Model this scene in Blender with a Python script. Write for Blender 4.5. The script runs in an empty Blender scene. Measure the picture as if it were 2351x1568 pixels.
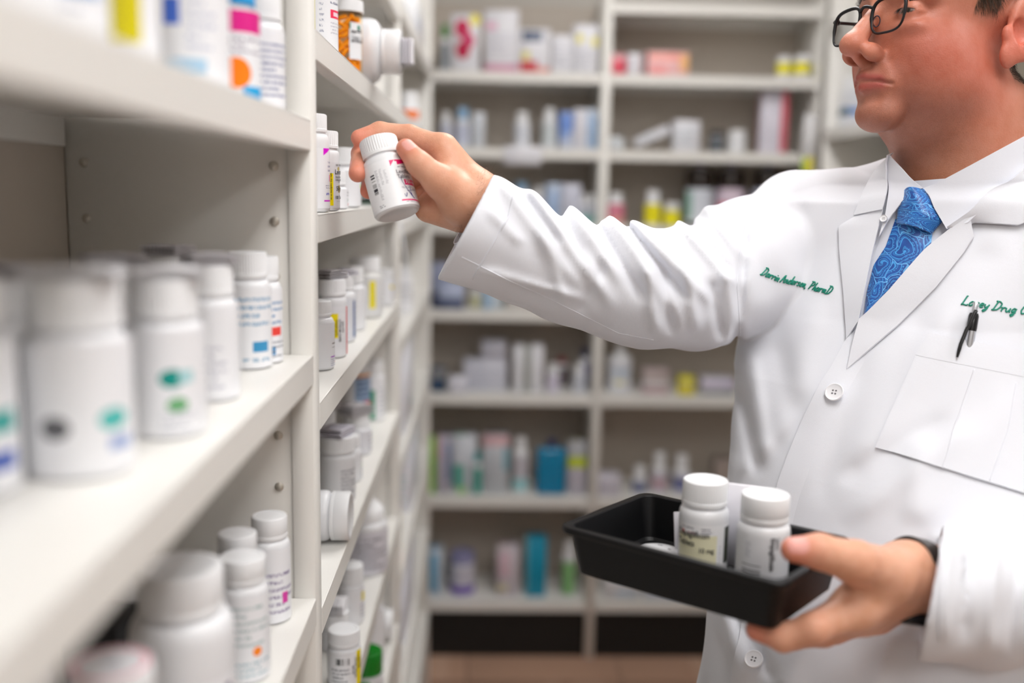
import bpy, bmesh, math, random
import numpy as np
from mathutils import Vector, Matrix, Quaternion
from mathutils.bvhtree import BVHTree

random.seed(7)
SC = bpy.context.scene
COL = SC.collection
PI = math.pi

# ------------------------------------------------------------------ camera
EYE_H = 1.55                      # lens height above the floor
FPX = 2286.0                      # 35 mm lens on a 36 mm sensor, 2351 px wide
CX, CY = 1175.5, 784.0
def _n(v): return v / np.linalg.norm(v)
_yc = _n(np.array([-60.5, 344.0, -FPX]))          # the aisle direction seen by the camera
_r = 0.018
_zc = _n(np.array([_r, 1.0, (344.0 - 60.5 * _r) / FPX]))
_xc = np.cross(_yc, _zc)
W2C = np.stack([_xc, _yc, _zc], 1)
C2W = W2C.T
cam_d = bpy.data.cameras.new('camera')
cam = bpy.data.objects.new('camera', cam_d)
COL.objects.link(cam)
m4 = Matrix([list(C2W[i]) + [0.0] for i in range(3)] + [[0, 0, 0, 1]])
m4.translation = (0, 0, EYE_H)
cam.matrix_world = m4
cam_d.sensor_width = 36.0
cam_d.lens = 35.0
cam_d.clip_start = 0.02
cam_d.clip_end = 50
cam_d.dof.use_dof = True
cam_d.dof.focus_distance = 1.055
cam_d.dof.aperture_fstop = 1.75
SC.camera = cam

# ------------------------------------------------------------------ world, exposure
w = bpy.data.worlds.new('world')
SC.world = w
w.use_nodes = True
w.node_tree.nodes['Background'].inputs[0].default_value = (0.9, 0.95, 1.0, 1)
w.node_tree.nodes['Background'].inputs[1].default_value = 0.3
SC.view_settings.view_transform = 'Standard'
SC.view_settings.look = 'None'
SC.view_settings.gamma = 1.0
SC.view_settings.use_curve_mapping = False
SC.view_settings.exposure = 0.0
LAMP = 9.6                         # ceiling troffer radiance

# ------------------------------------------------------------------ measuring helpers
def PT(px, py, d):                 # point at distance d along the optical axis
    return C2W @ np.array([(px - CX) / FPX * d, -(py - CY) / FPX * d, -d]) + np.array([0, 0, EYE_H])
def RAY(px, py): return C2W @ np.array([(px - CX) / FPX, -(py - CY) / FPX, -1.0])
def atX(px, py, X): v = RAY(px, py); return v * (X / v[0]) + np.array([0, 0, EYE_H])
def atY(px, py, Y): v = RAY(px, py); return v * (Y / v[1]) + np.array([0, 0, EYE_H])
def atZ(px, py, Z): v = RAY(px, py); return v * ((Z - EYE_H) / v[2]) + np.array([0, 0, EYE_H])

# ------------------------------------------------------------------ materials
MATS = {}
def srgb(r, g=None, b=None):
    if g is None: r, g, b = r
    def c(x):
        x = x / 255.0
        return x / 12.92 if x <= 0.04045 else ((x + 0.055) / 1.055) ** 2.4
    return (c(r), c(g), c(b), 1.0)
class NT:
    """tiny node-graph helper"""
    def __init__(s, name):
        s.m = bpy.data.materials.new(name); s.m.use_nodes = True
        s.t = s.m.node_tree; s.b = s.t.nodes['Principled BSDF']
    def n(s, typ, **kw):
        nd = s.t.nodes.new(typ)
        for k, v in kw.items(): setattr(nd, k, v)
        return nd
    def l(s, a, b): s.t.links.new(a, b)
    def math(s, op, a, b=None, c=None):
        nd = s.n('ShaderNodeMath', operation=op)
        for i, v in enumerate((a, b, c)):
            if v is None: continue
            if isinstance(v, (int, float)): nd.inputs[i].default_value = v
            else: s.l(v, nd.inputs[i])
        return nd.outputs[0]
    def mix(s, fac, a, b):
        nd = s.n('ShaderNodeMix', data_type='RGBA')
        for sock, v in ((nd.inputs[0], fac), (nd.inputs[6], a), (nd.inputs[7], b)):
            if isinstance(v, (int, float)): sock.default_value = v
            elif isinstance(v, tuple): sock.default_value = v
            else: s.l(v, sock)
        return nd.outputs[2]
    def noise(s, scale, detail=3, vec=None, rough=0.5):
        nd = s.n('ShaderNodeTexNoise'); nd.inputs['Scale'].default_value = scale
        nd.inputs['Detail'].default_value = detail; nd.inputs['Roughness'].default_value = rough
        if vec is not None: s.l(vec, nd.inputs['Vector'])
        return nd.outputs[0]
    def bump(s, h, strength, dist):
        nd = s.n('ShaderNodeBump'); nd.inputs['Strength'].default_value = strength
        nd.inputs['Distance'].default_value = dist; s.l(h, nd.inputs['Height'])
        s.l(nd.outputs[0], s.b.inputs['Normal'])
def mat(name, col, rough=0.5, metal=0.0, spec=0.5, var=0.0, vscale=8.0, bump=0.0, bscale=200.0, bdist=0.0005, sss=0.0, coat=0.0, trans=0.0, emit=None):
    if name in MATS: return MATS[name]
    g = NT(name)
    c = srgb(*col) if max(col) > 1.001 else tuple(col) + (1.0,)
    g.b.inputs['Base Color'].default_value = c
    g.b.inputs['Roughness'].default_value = rough
    g.b.inputs['Metallic'].default_value = metal
    g.b.inputs['Specular IOR Level'].default_value = spec
    if coat: g.b.inputs['Coat Weight'].default_value = coat
    if trans: g.b.inputs['Transmission Weight'].default_value = trans
    if sss:
        g.b.inputs['Subsurface Weight'].default_value = sss
        g.b.inputs['Subsurface Radius'].default_value = (0.004, 0.0035, 0.003)
        g.b.inputs['Subsurface Scale'].default_value = 1.0
    tc = g.n('ShaderNodeTexCoord')
    if var:
        f = g.noise(vscale, 4, tc.outputs['Object'])
        d = tuple(max(0, x * (1 - var)) for x in c[:3]) + (1,)
        g.l(g.mix(f, c, d), g.b.inputs['Base Color'])
    if bump:
        g.bump(g.noise(bscale, 2, tc.outputs['Object']), bump, bdist)
    if emit:
        g.b.inputs['Emission Color'].default_value = c
        g.b.inputs['Emission Strength'].default_value = emit
    MATS[name] = g.m
    return g.m

def label_mat(name, base, items, rough=0.35):
    """printed label: rectangles, discs, lines of small type and bar codes laid out in the label's own UV square"""
    if name in MATS: return MATS[name]
    g = NT(name)
    uv = g.n('ShaderNodeUVMap').outputs[0]
    sep = g.n('ShaderNodeSeparateXYZ'); g.l(uv, sep.inputs[0])
    U, V = sep.outputs[0], sep.outputs[1]
    col = srgb(*base)
    def box(u0, u1, v0, v1):
        a = g.math('MULTIPLY', g.math('GREATER_THAN', U, u0), g.math('LESS_THAN', U, u1))
        b = g.math('MULTIPLY', g.math('GREATER_THAN', V, v0), g.math('LESS_THAN', V, v1))
        return g.math('MULTIPLY', a, b)
    for it in items:
        k = it[0]
        if k == 'rect':
            msk = box(*it[1:5]); c = srgb(*it[5])
        elif k == 'disc':
            du = g.math('MULTIPLY', g.math('SUBTRACT', U, it[1]), it[5] if len(it) > 5 else 1.0)
            dv = g.math('SUBTRACT', V, it[2])
            rr = g.math('ADD', g.math('MULTIPLY', du, du), g.math('MULTIPLY', dv, dv))
            msk = g.math('LESS_THAN', rr, it[3] ** 2); c = srgb(*it[4])
        elif k == 'tri':                      # corner flash: right triangle hanging from the top edge
            u0, u1, v0, v1, cc = it[1:6]
            lin = g.math('ADD', g.math('DIVIDE', g.math('SUBTRACT', U, u0), u1 - u0), g.math('DIVIDE', g.math('SUBTRACT', v1, V), v1 - v0))
            msk = g.math('MULTIPLY', box(u0, u1, v0, v1), g.math('LESS_THAN', lin, 1.0)); c = srgb(*cc)
        elif k == 'text':                     # lines of type too small to read
            u0, u1, v0, v1, cc, nl = it[1:7]
            t = g.math('MULTIPLY', g.math('DIVIDE', g.math('SUBTRACT', V, v0), v1 - v0), float(nl))
            row = g.math('FLOOR', t)
            fr = g.math('FRACT', t)
            line = g.math('MULTIPLY', g.math('GREATER_THAN', fr, 0.28), g.math('LESS_THAN', fr, 0.74))
            cmb = g.n('ShaderNodeCombineXYZ')
            g.l(g.math('MULTIPLY', U, 16.0 * nl), cmb.inputs[0]); g.l(g.math('MULTIPLY', row, 7.31), cmb.inputs[1])
            g.l(g.math('MULTIPLY', fr, 2.0), cmb.inputs[2])
            nz = g.math('GREATER_THAN', g.noise(1.0, 1, cmb.outputs[0]), 0.47)
            cmb2 = g.n('ShaderNodeCombineXYZ')
            g.l(row, cmb2.inputs[0])
            end = g.n('ShaderNodeTexWhiteNoise', noise_dimensions='1D'); g.l(row, end.inputs['W'])
            lim = g.math('ADD', u0 + 0.55 * (u1 - u0), g.math('MULTIPLY', end.outputs[0], 0.45 * (u1 - u0)))
            msk = g.math('MULTIPLY', g.math('MULTIPLY', box(u0, u1, v0, v1), line), g.math('MULTIPLY', nz, g.math('LESS_THAN', U, lim)))
            c = srgb(*cc)
        elif k == 'bars':                     # bar code: bars run along v (dirn 'v') or along u
            u0, u1, v0, v1, cc, nb, dirn = it[1:8]
            ax, a0, a1 = (U, u0, u1) if dirn == 'v' else (V, v0, v1)
            t = g.math('FLOOR', g.math('MULTIPLY', g.math('DIVIDE', g.math('SUBTRACT', ax, a0), a1 - a0), float(nb)))
            wn = g.n('ShaderNodeTexWhiteNoise', noise_dimensions='1D'); g.l(t, wn.inputs['W'])
            msk = g.math('MULTIPLY', box(u0, u1, v0, v1), g.math('GREATER_THAN', wn.outputs[0], 0.48)); c = srgb(*cc)
        col = g.mix(msk, col, c)
    if isinstance(col, tuple): g.b.inputs['Base Color'].default_value = col
    else: g.l(col, g.b.inputs['Base Color'])
    g.b.inputs['Roughness'].default_value = rough
    MATS[name] = g.m
    return g.m

# ------------------------------------------------------------------ object helpers
def tag(o, label=None, cat=None, group=None, kind=None):
    if label: o['label'] = label
    if cat: o['category'] = cat
    if group: o['group'] = group
    if kind: o['kind'] = kind
    return o
def thing(name, label, cat, loc=(0, 0, 0), rot=None, group=None):
    o = bpy.data.objects.new(name, None)
    COL.objects.link(o)
    o.empty_display_size = 0.02
    if isinstance(rot, Matrix):
        mm = rot.to_4x4() if len(rot) == 3 else rot.copy()
        mm.translation = Vector(loc); o.matrix_world = mm
    else:
        o.location = loc
        if rot is not None: o.rotation_euler = rot if hasattr(rot, '__len__') else (0, 0, rot)
    return tag(o, label, cat, group)
def link(name, me, m=None, parent=None, loc=None, rot=None, label=None):
    if not isinstance(me, bpy.types.Mesh): raise TypeError(name)
    o = bpy.data.objects.new(name, me)
    COL.objects.link(o)
    if m is not None and not me.materials:
        for mm in (m if isinstance(m, (list, tuple)) else [m]): me.materials.append(mm)
    if parent is not None: o.parent = parent
    if loc is not None: o.location = loc
    if rot is not None: o.rotation_euler = rot
    if label: o['label'] = label
    return o
def mesh(name, verts, faces, smooth=False, uvs=None, mi=None):
    me = bpy.data.meshes.new(name)
    me.from_pydata([tuple(map(float, v)) for v in verts], [], faces)
    if smooth is True: me.shade_smooth()
    if uvs is not None:
        ul = me.uv_layers.new(name='UVMap')
        for lp in me.loops: ul.data[lp.index].uv = uvs[lp.vertex_index]
    if mi is not None:
        for p, i in zip(me.polygons, mi): p.material_index = i
    me.update()
    return me
def box_mesh(name, x0, x1, y0, y1, z0, z1, bev=0.0, seg=2):
    bm = bmesh.new()
    bmesh.ops.create_cube(bm, size=1.0)
    for v in bm.verts:
        v.co = Vector(((x0 + x1) / 2 + v.co.x * (x1 - x0), (y0 + y1) / 2 + v.co.y * (y1 - y0), (z0 + z1) / 2 + v.co.z * (z1 - z0)))
    if bev: bmesh.ops.bevel(bm, geom=bm.edges[:], offset=bev, segments=seg, profile=0.5, affect='EDGES')
    uvl = bm.loops.layers.uv.new('UVMap')
    dx, dy, dz = max(x1 - x0, 1e-6), max(y1 - y0, 1e-6), max(z1 - z0, 1e-6)
    for fc in bm.faces:
        n = fc.normal
        fc.normal_update(); n = fc.normal
        for lp in fc.loops:
            c = lp.vert.co
            if abs(n.y) >= max(abs(n.x), abs(n.z)): u, v = (c.x - x0) / dx, (c.z - z0) / dz
            elif abs(n.x) >= abs(n.z): u, v = (c.y - y0) / dy, (c.z - z0) / dz
            else: u, v = (c.x - x0) / dx, (c.y - y0) / dy
            lp[uvl].uv = (u, v)
    me = bpy.data.meshes.new(name); bm.to_mesh(me); bm.free()
    if bev:
        me.shade_smooth(); me.set_sharp_from_angle(angle=math.radians(50))
    return me
def lathe_mesh(name, prof, seg=32, caps=True, ribs=None):
    """prof: (r, z) list, bottom to top. ribs: (i0, i1, count, depth) rings i0..i1 get vertical ribs"""
    V, F = [], []
    n = len(prof)
    for i, (r, z) in enumerate(prof):
        for k in range(seg):
            a = 2 * PI * k / seg
            rr = r
            if ribs and ribs[0] <= i <= ribs[1]:
                rr = r - (ribs[3] if (k * ribs[2] * 2 // seg) % 2 else 0)
            V.append((rr * math.sin(a), -rr * math.cos(a), z))
    for i in range(n - 1):
        for k in range(seg):
            a, b = i * seg + k, i * seg + (k + 1) % seg
            F.append((a, b, b + seg, a + seg))
    if caps:
        if prof[0][0] > 1e-6: F.append(tuple(reversed(range(seg))))
        if prof[-1][0] > 1e-6: F.append(tuple((n - 1) * seg + k for k in range(seg)))
    me = mesh(name, V, F)
    me.shade_smooth(); me.set_sharp_from_angle(angle=math.radians(38))
    return me
def wrap_patch(name, r, a0, a1, z0, z1, seg=16):
    """label patch on a cylinder; angle 0 looks at -Y, growing towards +X"""
    V, F, UV = [], [], []
    for j, z in enumerate((z0, z1)):
        for k in range(seg + 1):
            u = k / seg
            a = a0 + (a1 - a0) * u
            V.append((r * math.sin(a), -r * math.cos(a), z)); UV.append((u, j))
    for k in range(seg): F.append((k, k + 1, seg + 2 + k, seg + 1 + k))
    return mesh(name, V, F, True, UV)
_TXT = {}
def text_mesh(s, size=1.0, shear=0.0, bold=0.0, align='LEFT'):
    key = (s, shear, bold, align)
    if key not in _TXT:
        cu = bpy.data.curves.new('txt', 'FONT')
        cu.body = s; cu.size = 1.0; cu.shear = shear; cu.offset = bold; cu.align_x = align; cu.resolution_u = 3
        ob = bpy.data.objects.new('txt', cu); COL.objects.link(ob)
        bpy.context.view_layer.update()
        me = bpy.data.meshes.new_from_object(ob)
        vs = [(v.co.x, v.co.y) for v in me.vertices]; fs = [tuple(p.vertices) for p in me.polygons]
        bpy.data.objects.remove(ob); bpy.data.curves.remove(cu); bpy.data.meshes.remove(me)
        _TXT[key] = (vs, fs)
    vs, fs = _TXT[key]
    return [(x * size, y * size) for x, y in vs], fs
def wrap_text(items, r, name='printing'):
    """items: (string, theta0, z0, size, rotation, bold, xscale) -> one mesh of lettering lying on a cylinder"""
    V, F = [], []
    for s, th, z, size, rot, bold, xs in items:
        vs, fs = text_mesh(s, size, 0.0, bold)
        o = len(V)
        c, sn = math.cos(rot), math.sin(rot)
        for x, y in vs:
            x *= xs
            X, Y = x * c - y * sn, x * sn + y * c
            a = th + X / r
            V.append((r * math.sin(a), -r * math.cos(a), z + Y))
        F += [tuple(i + o for i in f) for f in fs]
    return mesh(name, V, F)
# ================================================================== materials of the place
M_shelf = mat('cream_shelf_paint', (233, 231, 226), 0.42, var=0.05, vscale=3, bump=0.05, bscale=900, bdist=0.0002)
M_back = mat('beige_back_panel', (192, 182, 170), 0.55, var=0.05, vscale=2)
M_wall = mat('wall_paint', (205, 201, 194), 0.7, var=0.04, vscale=2, bump=0.1, bscale=120)
M_ceil = mat('ceiling_board', (236, 236, 232), 0.8, var=0.05, vscale=30)
M_black = mat('black_kick', (14, 13, 13), 0.6)
M_hole = mat('dark_hole', (60, 54, 46), 0.8)
M_metalclip = mat('steel_clip', (200, 195, 185), 0.35, metal=0.6)

# ================================================================== room shell
def struct(name, me, m, label=None):
    o = link(name, me, m)
    o['kind'] = 'structure'
    if label: o['label'] = label
    return o
RX0, RX1, RY0, RY1, RZ = -0.42, 2.6, -2.4, 3.46, 2.74
wl = struct('wall_left', box_mesh('wall_left', RX0 - 0.1, RX0, RY0, RY1, 0, RZ), M_wall, 'white painted wall behind the long shelving')
wb = struct('wall_back', box_mesh('wall_back', RX0 - 0.1, RX1 + 0.1, RY1, RY1 + 0.1, 0, RZ), M_wall, 'white painted wall at the end of the aisle')
wr = struct('wall_right', box_mesh('wall_right', RX1, RX1 + 0.1, RY0, RY1, 0, RZ), M_wall, 'white painted wall on the far right')
wf = struct('wall_front', box_mesh('wall_front', RX0 - 0.1, RX1 + 0.1, RY0 - 0.1, RY0, 0, RZ), M_wall, 'white painted wall at the near end of the room')
ce = struct('ceiling', box_mesh('ceiling', RX0 - 0.1, RX1 + 0.1, RY0 - 0.1, RY1 + 0.1, RZ, RZ + 0.1), M_ceil, 'white ceiling with recessed light panels')
# floor of quarter-turned striped carpet tiles
fl = struct('floor', box_mesh('floor', RX0 - 0.1, RX1 + 0.1, RY0 - 0.1, RY1 + 0.1, -0.1, -0.006), mat('floor_screed', (110, 95, 84), 0.9), 'brown striped carpet tile floor')
def carpet_mat():
    g = NT('carpet_stripes')
    tc = g.n('ShaderNodeTexCoord')
    sep = g.n('ShaderNodeSeparateXYZ'); g.l(tc.outputs['Object'], sep.inputs[0])
    st = g.math('FLOOR', g.math('MULTIPLY', sep.outputs[0], 21.0))
    wn = g.n('ShaderNodeTexWhiteNoise', noise_dimensions='1D'); g.l(st, wn.inputs['W'])
    rmp = g.n('ShaderNodeValToRGB'); g.l(wn.outputs[0], rmp.inputs[0])
    e = rmp.color_ramp.elements
    e[0].color = srgb(186, 148, 124); e[1].color = srgb(166, 148, 138)
    x = e.new(0.55); x.color = srgb(198, 162, 138)
    rmp.color_ramp.interpolation = 'CONSTANT'
    nz = g.noise(400, 2, tc.outputs['Object'])
    g.l(g.mix(g.math('MULTIPLY', nz, 0.5), rmp.outputs[0], srgb(140, 112, 96)), g.b.inputs['Base Color'])
    g.b.inputs['Roughness'].default_value = 0.95
    g.bump(nz, 0.6, 0.002)
    return g.m
M_carpet = carpet_mat()
tile_me = box_mesh('carpet_tile', -0.2485, 0.2485, -0.2485, 0.2485, -0.006, 0.0, 0.0015, 1)
tile_me.materials.append(M_carpet)
for i in range(7):
    for j in range(12):
        o = link('carpet_tile', tile_me, parent=fl, loc=(RX0 + 0.03 + 0.5 * i + 0.1, RY0 + 0.25 + 0.5 * j - 0.1, 0), rot=(0, 0, PI / 2 * ((i + j + 1) % 2)))
# ceiling troffers: the room's lamps
M_lampframe = mat('lamp_frame', (235, 235, 235), 0.5)
M_diff = mat('lamp_diffuser', (1.0, 0.99, 0.985), 0.5, emit=LAMP)
for k, (lx, ly, lab) in enumerate(((0.42, 2.0, 'recessed ceiling light panel over the far end of the aisle'), (0.42, 0.30, 'recessed ceiling light panel over the middle of the aisle'),
                                   (1.8, 0.30, 'recessed ceiling light panel over the open side of the room'), (0.42, -1.6, 'recessed ceiling light panel over the near end of the room'))):
    t = thing('ceiling_light', lab, 'ceiling light', (lx, ly, RZ - 0.03), group='ceiling light panels')
    V = []; F = []
    for z in (0.0, 0.03):
        for (hx, hy) in ((0.30, 0.60), (0.27, 0.57)):
            V += [(-hx, -hy, z), (hx, -hy, z), (hx, hy, z), (-hx, hy, z)]
    for q in range(4):
        p = (q + 1) % 4
        F += [(q, p, 4 + p, 4 + q)[::-1], (8 + q, 8 + p, p, q)[::-1], (4 + q, 4 + p, 12 + p, 12 + q)[::-1]]
    link('frame', mesh('frame', V, F), M_lampframe, t)
    link('diffuser', box_mesh('diffuser', -0.27, 0.27, -0.57, 0.57, 0.008, 0.014), M_diff, t)

# ================================================================== shelving units
def dimple_mesh():
    prof = [(0.0045, 0.0), (0.0042, 0.0012), (0.003, 0.002), (0.0, 0.0023)]
    return lathe_mesh('dimple', prof, 12, caps=False)
DIM = dimple_mesh(); DIM.materials.append(M_metalclip)
HOLE = lathe_mesh('punched_hole', [(0.0035, 0.0), (0.0035, 0.0006), (0.0, 0.0006)], 12, caps=False); HOLE.materials.append(M_hole)
def shelf_mesh(name, x0, x1, y0, y1, z, lip, axis):
    """folded sheet-metal shelf: deck plus a turned-down front lip. axis: side the lip is on ('+x', '-y', '-x')"""
    t = 0.0025
    bm = bmesh.new()
    def add(a0, a1, b0, b1, c0, c1):
        r = bmesh.ops.create_cube(bm, size=1.0)
        for v in r['verts']:
            v.co = Vector(((a0 + a1) / 2 + v.co.x * (a1 - a0), (b0 + b1) / 2 + v.co.y * (b1 - b0), (c0 + c1) / 2 + v.co.z * (c1 - c0)))
        e = list({e for v in r['verts'] for e in v.link_edges})
        bmesh.ops.bevel(bm, geom=e, offset=0.0008, segments=1, affect='EDGES')
    add(x0, x1, y0, y1, z - t, z)
    if axis == '+x':
        add(x1 - 0.0025, x1, y0, y1, z - lip, z - 0.0005); add(x1 - 0.016, x1 - 0.001, y0, y1, z - lip, z - lip + 0.002)
        add(x0, x0 + 0.0025, y0, y1, z - lip, z - 0.0005)
    elif axis == '-x':
        add(x0, x0 + 0.0025, y0, y1, z - lip, z - 0.0005); add(x0 + 0.001, x0 + 0.016, y0, y1, z - lip, z - lip + 0.002)
        add(x1 - 0.0025, x1, y0, y1, z - lip, z - 0.0005)
    else:
        add(x0, x1, y0, y0 + 0.0025, z - lip, z - 0.0005); add(x0, x1, y0 + 0.001, y0 + 0.016, z - lip, z - lip + 0.002)
        add(x0, x1, y1 - 0.0025, y1, z - lip, z - 0.0005)
    me = bpy.data.meshes.new(name); bm.to_mesh(me); bm.free()
    return me
XF, XB = -0.16, -0.385            # front and back of the long shelving
BAY = [(-0.02, 0.934), (0.962, 1.872), (1.900, 2.945)]
Z1 = [0.25, 0.58, 0.87, 1.154, 1.395, 1.612, 1.87]
Z2 = [0.25, 0.47, 0.70, 0.92, 1.13, 1.342, 1.526, 1.697, 1.88]
Z3 = [0.25, 0.52, 0.78, 1.02, 1.26, 1.49, 1.70, 1.90]
def upright(parent, y0, y1, xb=XB, xf=XF, top=2.12):
    """sheet upright with a folded front flange"""
    V = [(xb, y0, 0), (xf, y0, 0), (xf, y1, 0), (xb, y1, 0)]
    me = box_mesh('upright', xb, xf, y0, y1, 0.0, top, 0.0015, 1)
    return link('upright', me, M_shelf, parent)
units = []
ulab = ['cream metal shelving bay nearest the camera, out of focus', 'cream metal shelving bay the bottle is taken from, middle of the row', 'narrow-looking cream metal shelving bay at the far end of the left row']
for b, ((y0, y1), zs) in enumerate(zip(BAY, (Z1, Z2, Z3))):
    t = thing('shelving_bay', ulab[b], 'shelving', ((XF + XB) / 2, (y0 + y1) / 2, 0), group='shelving bays along the left wall')
    ox, oy = -(XF + XB) / 2, -(y0 + y1) / 2
    def P_(o): o.location = (ox, oy, 0); return o
    if b == 0: P_(upright(t, y0 - 0.028, y0))
    P_(upright(t, y1, y1 + 0.028))
    # folded flange strip standing proud on the inside of each upright
    P_(link('flange', box_mesh('flange', XF - 0.022, XF - 0.0005, y1 - 0.0035, y1, 0.0, 2.12, 0.001, 1), M_shelf, t))
    P_(link('back_panel', box_mesh('back_panel', XB - 0.012, XB, y0, y1, 0.05, 2.12), M_back, t))
    P_(link('kick_plate', box_mesh('kick_plate', XF - 0.03, XF - 0.027, y0, y1, 0.0, zs[0] - 0.03), M_black, t))
    for z in zs:
        P_(link('shelf', shelf_mesh('shelf', XB + 0.001, XF, y0 + 0.0005, y1 - (0.004 if b == 0 else 0.0005), z, 0.028, '+x'), M_shelf, t))
    if b < 2:
        nz = 0
        zz = 0.30
        while zz < 2.05:
            for xx in (XF - 0.035, XB + 0.018):
                if b == 0:
                    o = link('dimple', DIM, None, t, (xx + ox, y1 - (0.0036 if xx > -0.18 else 0.0001) + oy, zz), (PI / 2, 0, 0))
            zz += 0.0508
    units.append(t)

# back unit across the end of the aisle (two bays) with black kick panels
YB, YBB = 3.15, 3.42
ZB = [0.197, 0.556, 0.901, 1.175, 1.45, 1.686, 1.917, 2.13]
XD = [(-0.300, 0.355), (0.383, 1.030)]
blab = ['cream metal shelving bay at the end of the aisle, left half', 'cream metal shelving bay at the end of the aisle, right half behind the arm']
for b, (x0, x1) in enumerate(XD):
    t = thing('end_shelving_bay', blab[b], 'shelving', ((x0 + x1) / 2, (YB + YBB) / 2, 0), group='shelving bays across the end of the aisle')
    ox, oy = -(x0 + x1) / 2, -(YB + YBB) / 2
    def P_(o): o.location = (ox, oy, 0); return o
    ups = [(x0 - 0.028, x0), (x1, x1 + 0.028)] if b == 0 else [(x1, x1 + 0.0095)]
    for (a, c) in ups:
        P_(link('upright', box_mesh('upright', a, c, YB, YBB, 0, 2.16, 0.0015, 1), M_shelf, t))
    P_(link('back_panel', box_mesh('back_panel', x0, x1, YBB - 0.012, YBB, 0.05, 2.16), M_back, t))
    P_(link('kick_panel', box_mesh('kick_panel', x0, x1, YB + 0.02, YB + 0.03, 0, 0.165), M_black, t))
    for z in ZB[:-1] + ([2.30] if b == 0 else [2.13]):
        if z > 2.2: continue
        P_(link('shelf', shelf_mesh('shelf', x0 + 0.0005, x1 - 0.0005, YB + 0.002, YBB - 0.0125, z, 0.032, '-y'), M_shelf, t))
# right unit, facing the aisle, hidden behind the man for the most part
t = thing('side_shelving_bay', 'cream metal shelving along the right of the aisle, behind the head', 'shelving', (1.19, 2.42, 0))
RS0, RS1 = 1.042, 1.31
def P_(o): o.location = (-1.19, -2.42, 0); return o
for (a, c) in ((1.72, 1.745), (3.105, 3.13)):
    P_(link('upright', box_mesh('upright', RS0, RS1, a, c, 0, 2.3, 0.0015, 1), M_shelf, t))
P_(link('back_panel', box_mesh('back_panel', RS1, RS1 + 0.012, 1.72, 3.13, 0, 2.3), M_back, t))
P_(link('kick_panel', box_mesh('kick_panel', RS0 + 0.02, RS0 + 0.03, 1.745, 3.105, 0, 0.165), M_black, t))
for z in (0.2, 0.55, 0.86, 1.16, 1.46, 1.757, 2.075):
    P_(link('shelf', shelf_mesh('shelf', RS0 + 0.001, RS1 - 0.001, 1.7455, 3.1045, z, 0.032, '-x'), M_shelf, t))
# ================================================================== bottles and boxes
M_white = mat('white_plastic', (231, 232, 235), 0.32, sss=0.0)
M_cap = mat('white_cap_plastic', (236, 237, 239), 0.4)
M_paper = mat('leaflet_paper', (232, 230, 236), 0.7)
M_ink = mat('black_ink', (28, 26, 34), 0.6)
def pl(name, c, r=0.35): return mat(name, c, r)
COLS = dict(white=M_cap, blue=pl('blue_plastic', (0, 150, 215)), ltblue=pl('pale_blue_plastic', (150, 190, 225)), green=pl('green_plastic', (10, 130, 30)),
            yellow=pl('yellow_plastic', (235, 225, 20)), teal=pl('teal_plastic', (20, 160, 160)), grey=pl('grey_plastic', (150, 150, 155)), black=pl('black_plastic', (24, 24, 26)),
            pink=pl('pink_plastic', (214, 90, 130)), navy=pl('navy_plastic', (40, 50, 95)), orange=pl('orange_plastic', (250, 130, 20)))
_bm = {}
def body_mesh(r, h, nr):
    k = ('b', round(r, 4), round(h, 4), round(nr, 4))
    if k not in _bm:
        e = min(0.004, r * 0.15); s = min(0.016, max(0.004, (r - nr) * 1.5 + 0.003))
        prof = [(0.0, 0.0015), (r * 0.7, 0.0015), (r * 0.82, 0.0), (r - e, 0.0), (r - e * 0.3, e * 0.35), (r, e)]
        prof += [(r, h - s)]
        for q in range(1, 6):
            a = q / 5 * PI / 2
            prof.append((nr + (r - nr) * math.cos(a), h - s + s * math.sin(a)))
        prof += [(nr, h + 0.004)]
        _bm[k] = lathe_mesh('body', prof, 40)
        _bm[k].materials.append(M_white)
    return _bm[k]
def cap_mesh(cr, ch, nrib):
    k = ('c', round(cr, 4), round(ch, 4), nrib)
    if k not in _bm:
        prof = [(cr * 0.9, 0.0), (cr, 0.0003), (cr, ch * 0.16), (cr - 0.0004, ch * 0.18), (cr - 0.0002, ch * 0.2), (cr - 0.0002, ch - 0.0018), (cr - 0.0008, ch - 0.0005), (cr - 0.002, ch),
                (cr * 0.8, ch), (cr * 0.78, ch - 0.0004), (0.0, ch - 0.0004)]
        _bm[k] = lathe_mesh('cap', prof, nrib * 4 if nrib else 36, ribs=(4, 5, nrib, 0.0006) if nrib else None, caps=False)
    return _bm[k].copy()
def bottle(label, loc, r, h, cr=None, ch=0.018, cap='white', yaw=0.0, lab=None, printing=None, group=None, rot=None, ribs=44, name='pill_bottle', bodymat=None, cat='bottle', capname='cap'):
    """loc: centre of the base. lab: list of (a0, a1, z0, z1, material) in degrees and fractions of the body height"""
    cr = cr or r * 0.86
    t = thing(name, label, cat, loc, rot if rot is not None else yaw, group)
    hb = h - ch - 0.002
    me = body_mesh(r, hb, cr * 0.9)
    if bodymat:
        me = me.copy(); me.materials.clear(); me.materials.append(bodymat)
    link('body', me, None, t)
    link(capname, cap_mesh(cr, ch, ribs), COLS.get(cap, M_cap) if isinstance(cap, str) else cap, t, (0, 0, hb + 0.002))
    for i, (a0, a1, z0, z1, m) in enumerate(lab or []):
        lo = link('label', wrap_patch('label', r + 0.0003 + 0.0002 * i, math.radians(a0), math.radians(a1), hb * z0, hb * z1, 20), m, t)
    if printing:
        for items, m in printing:
            link('printing', wrap_text(items, r + 0.0009), m, lo if lab else t)
    return t, hb
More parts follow.
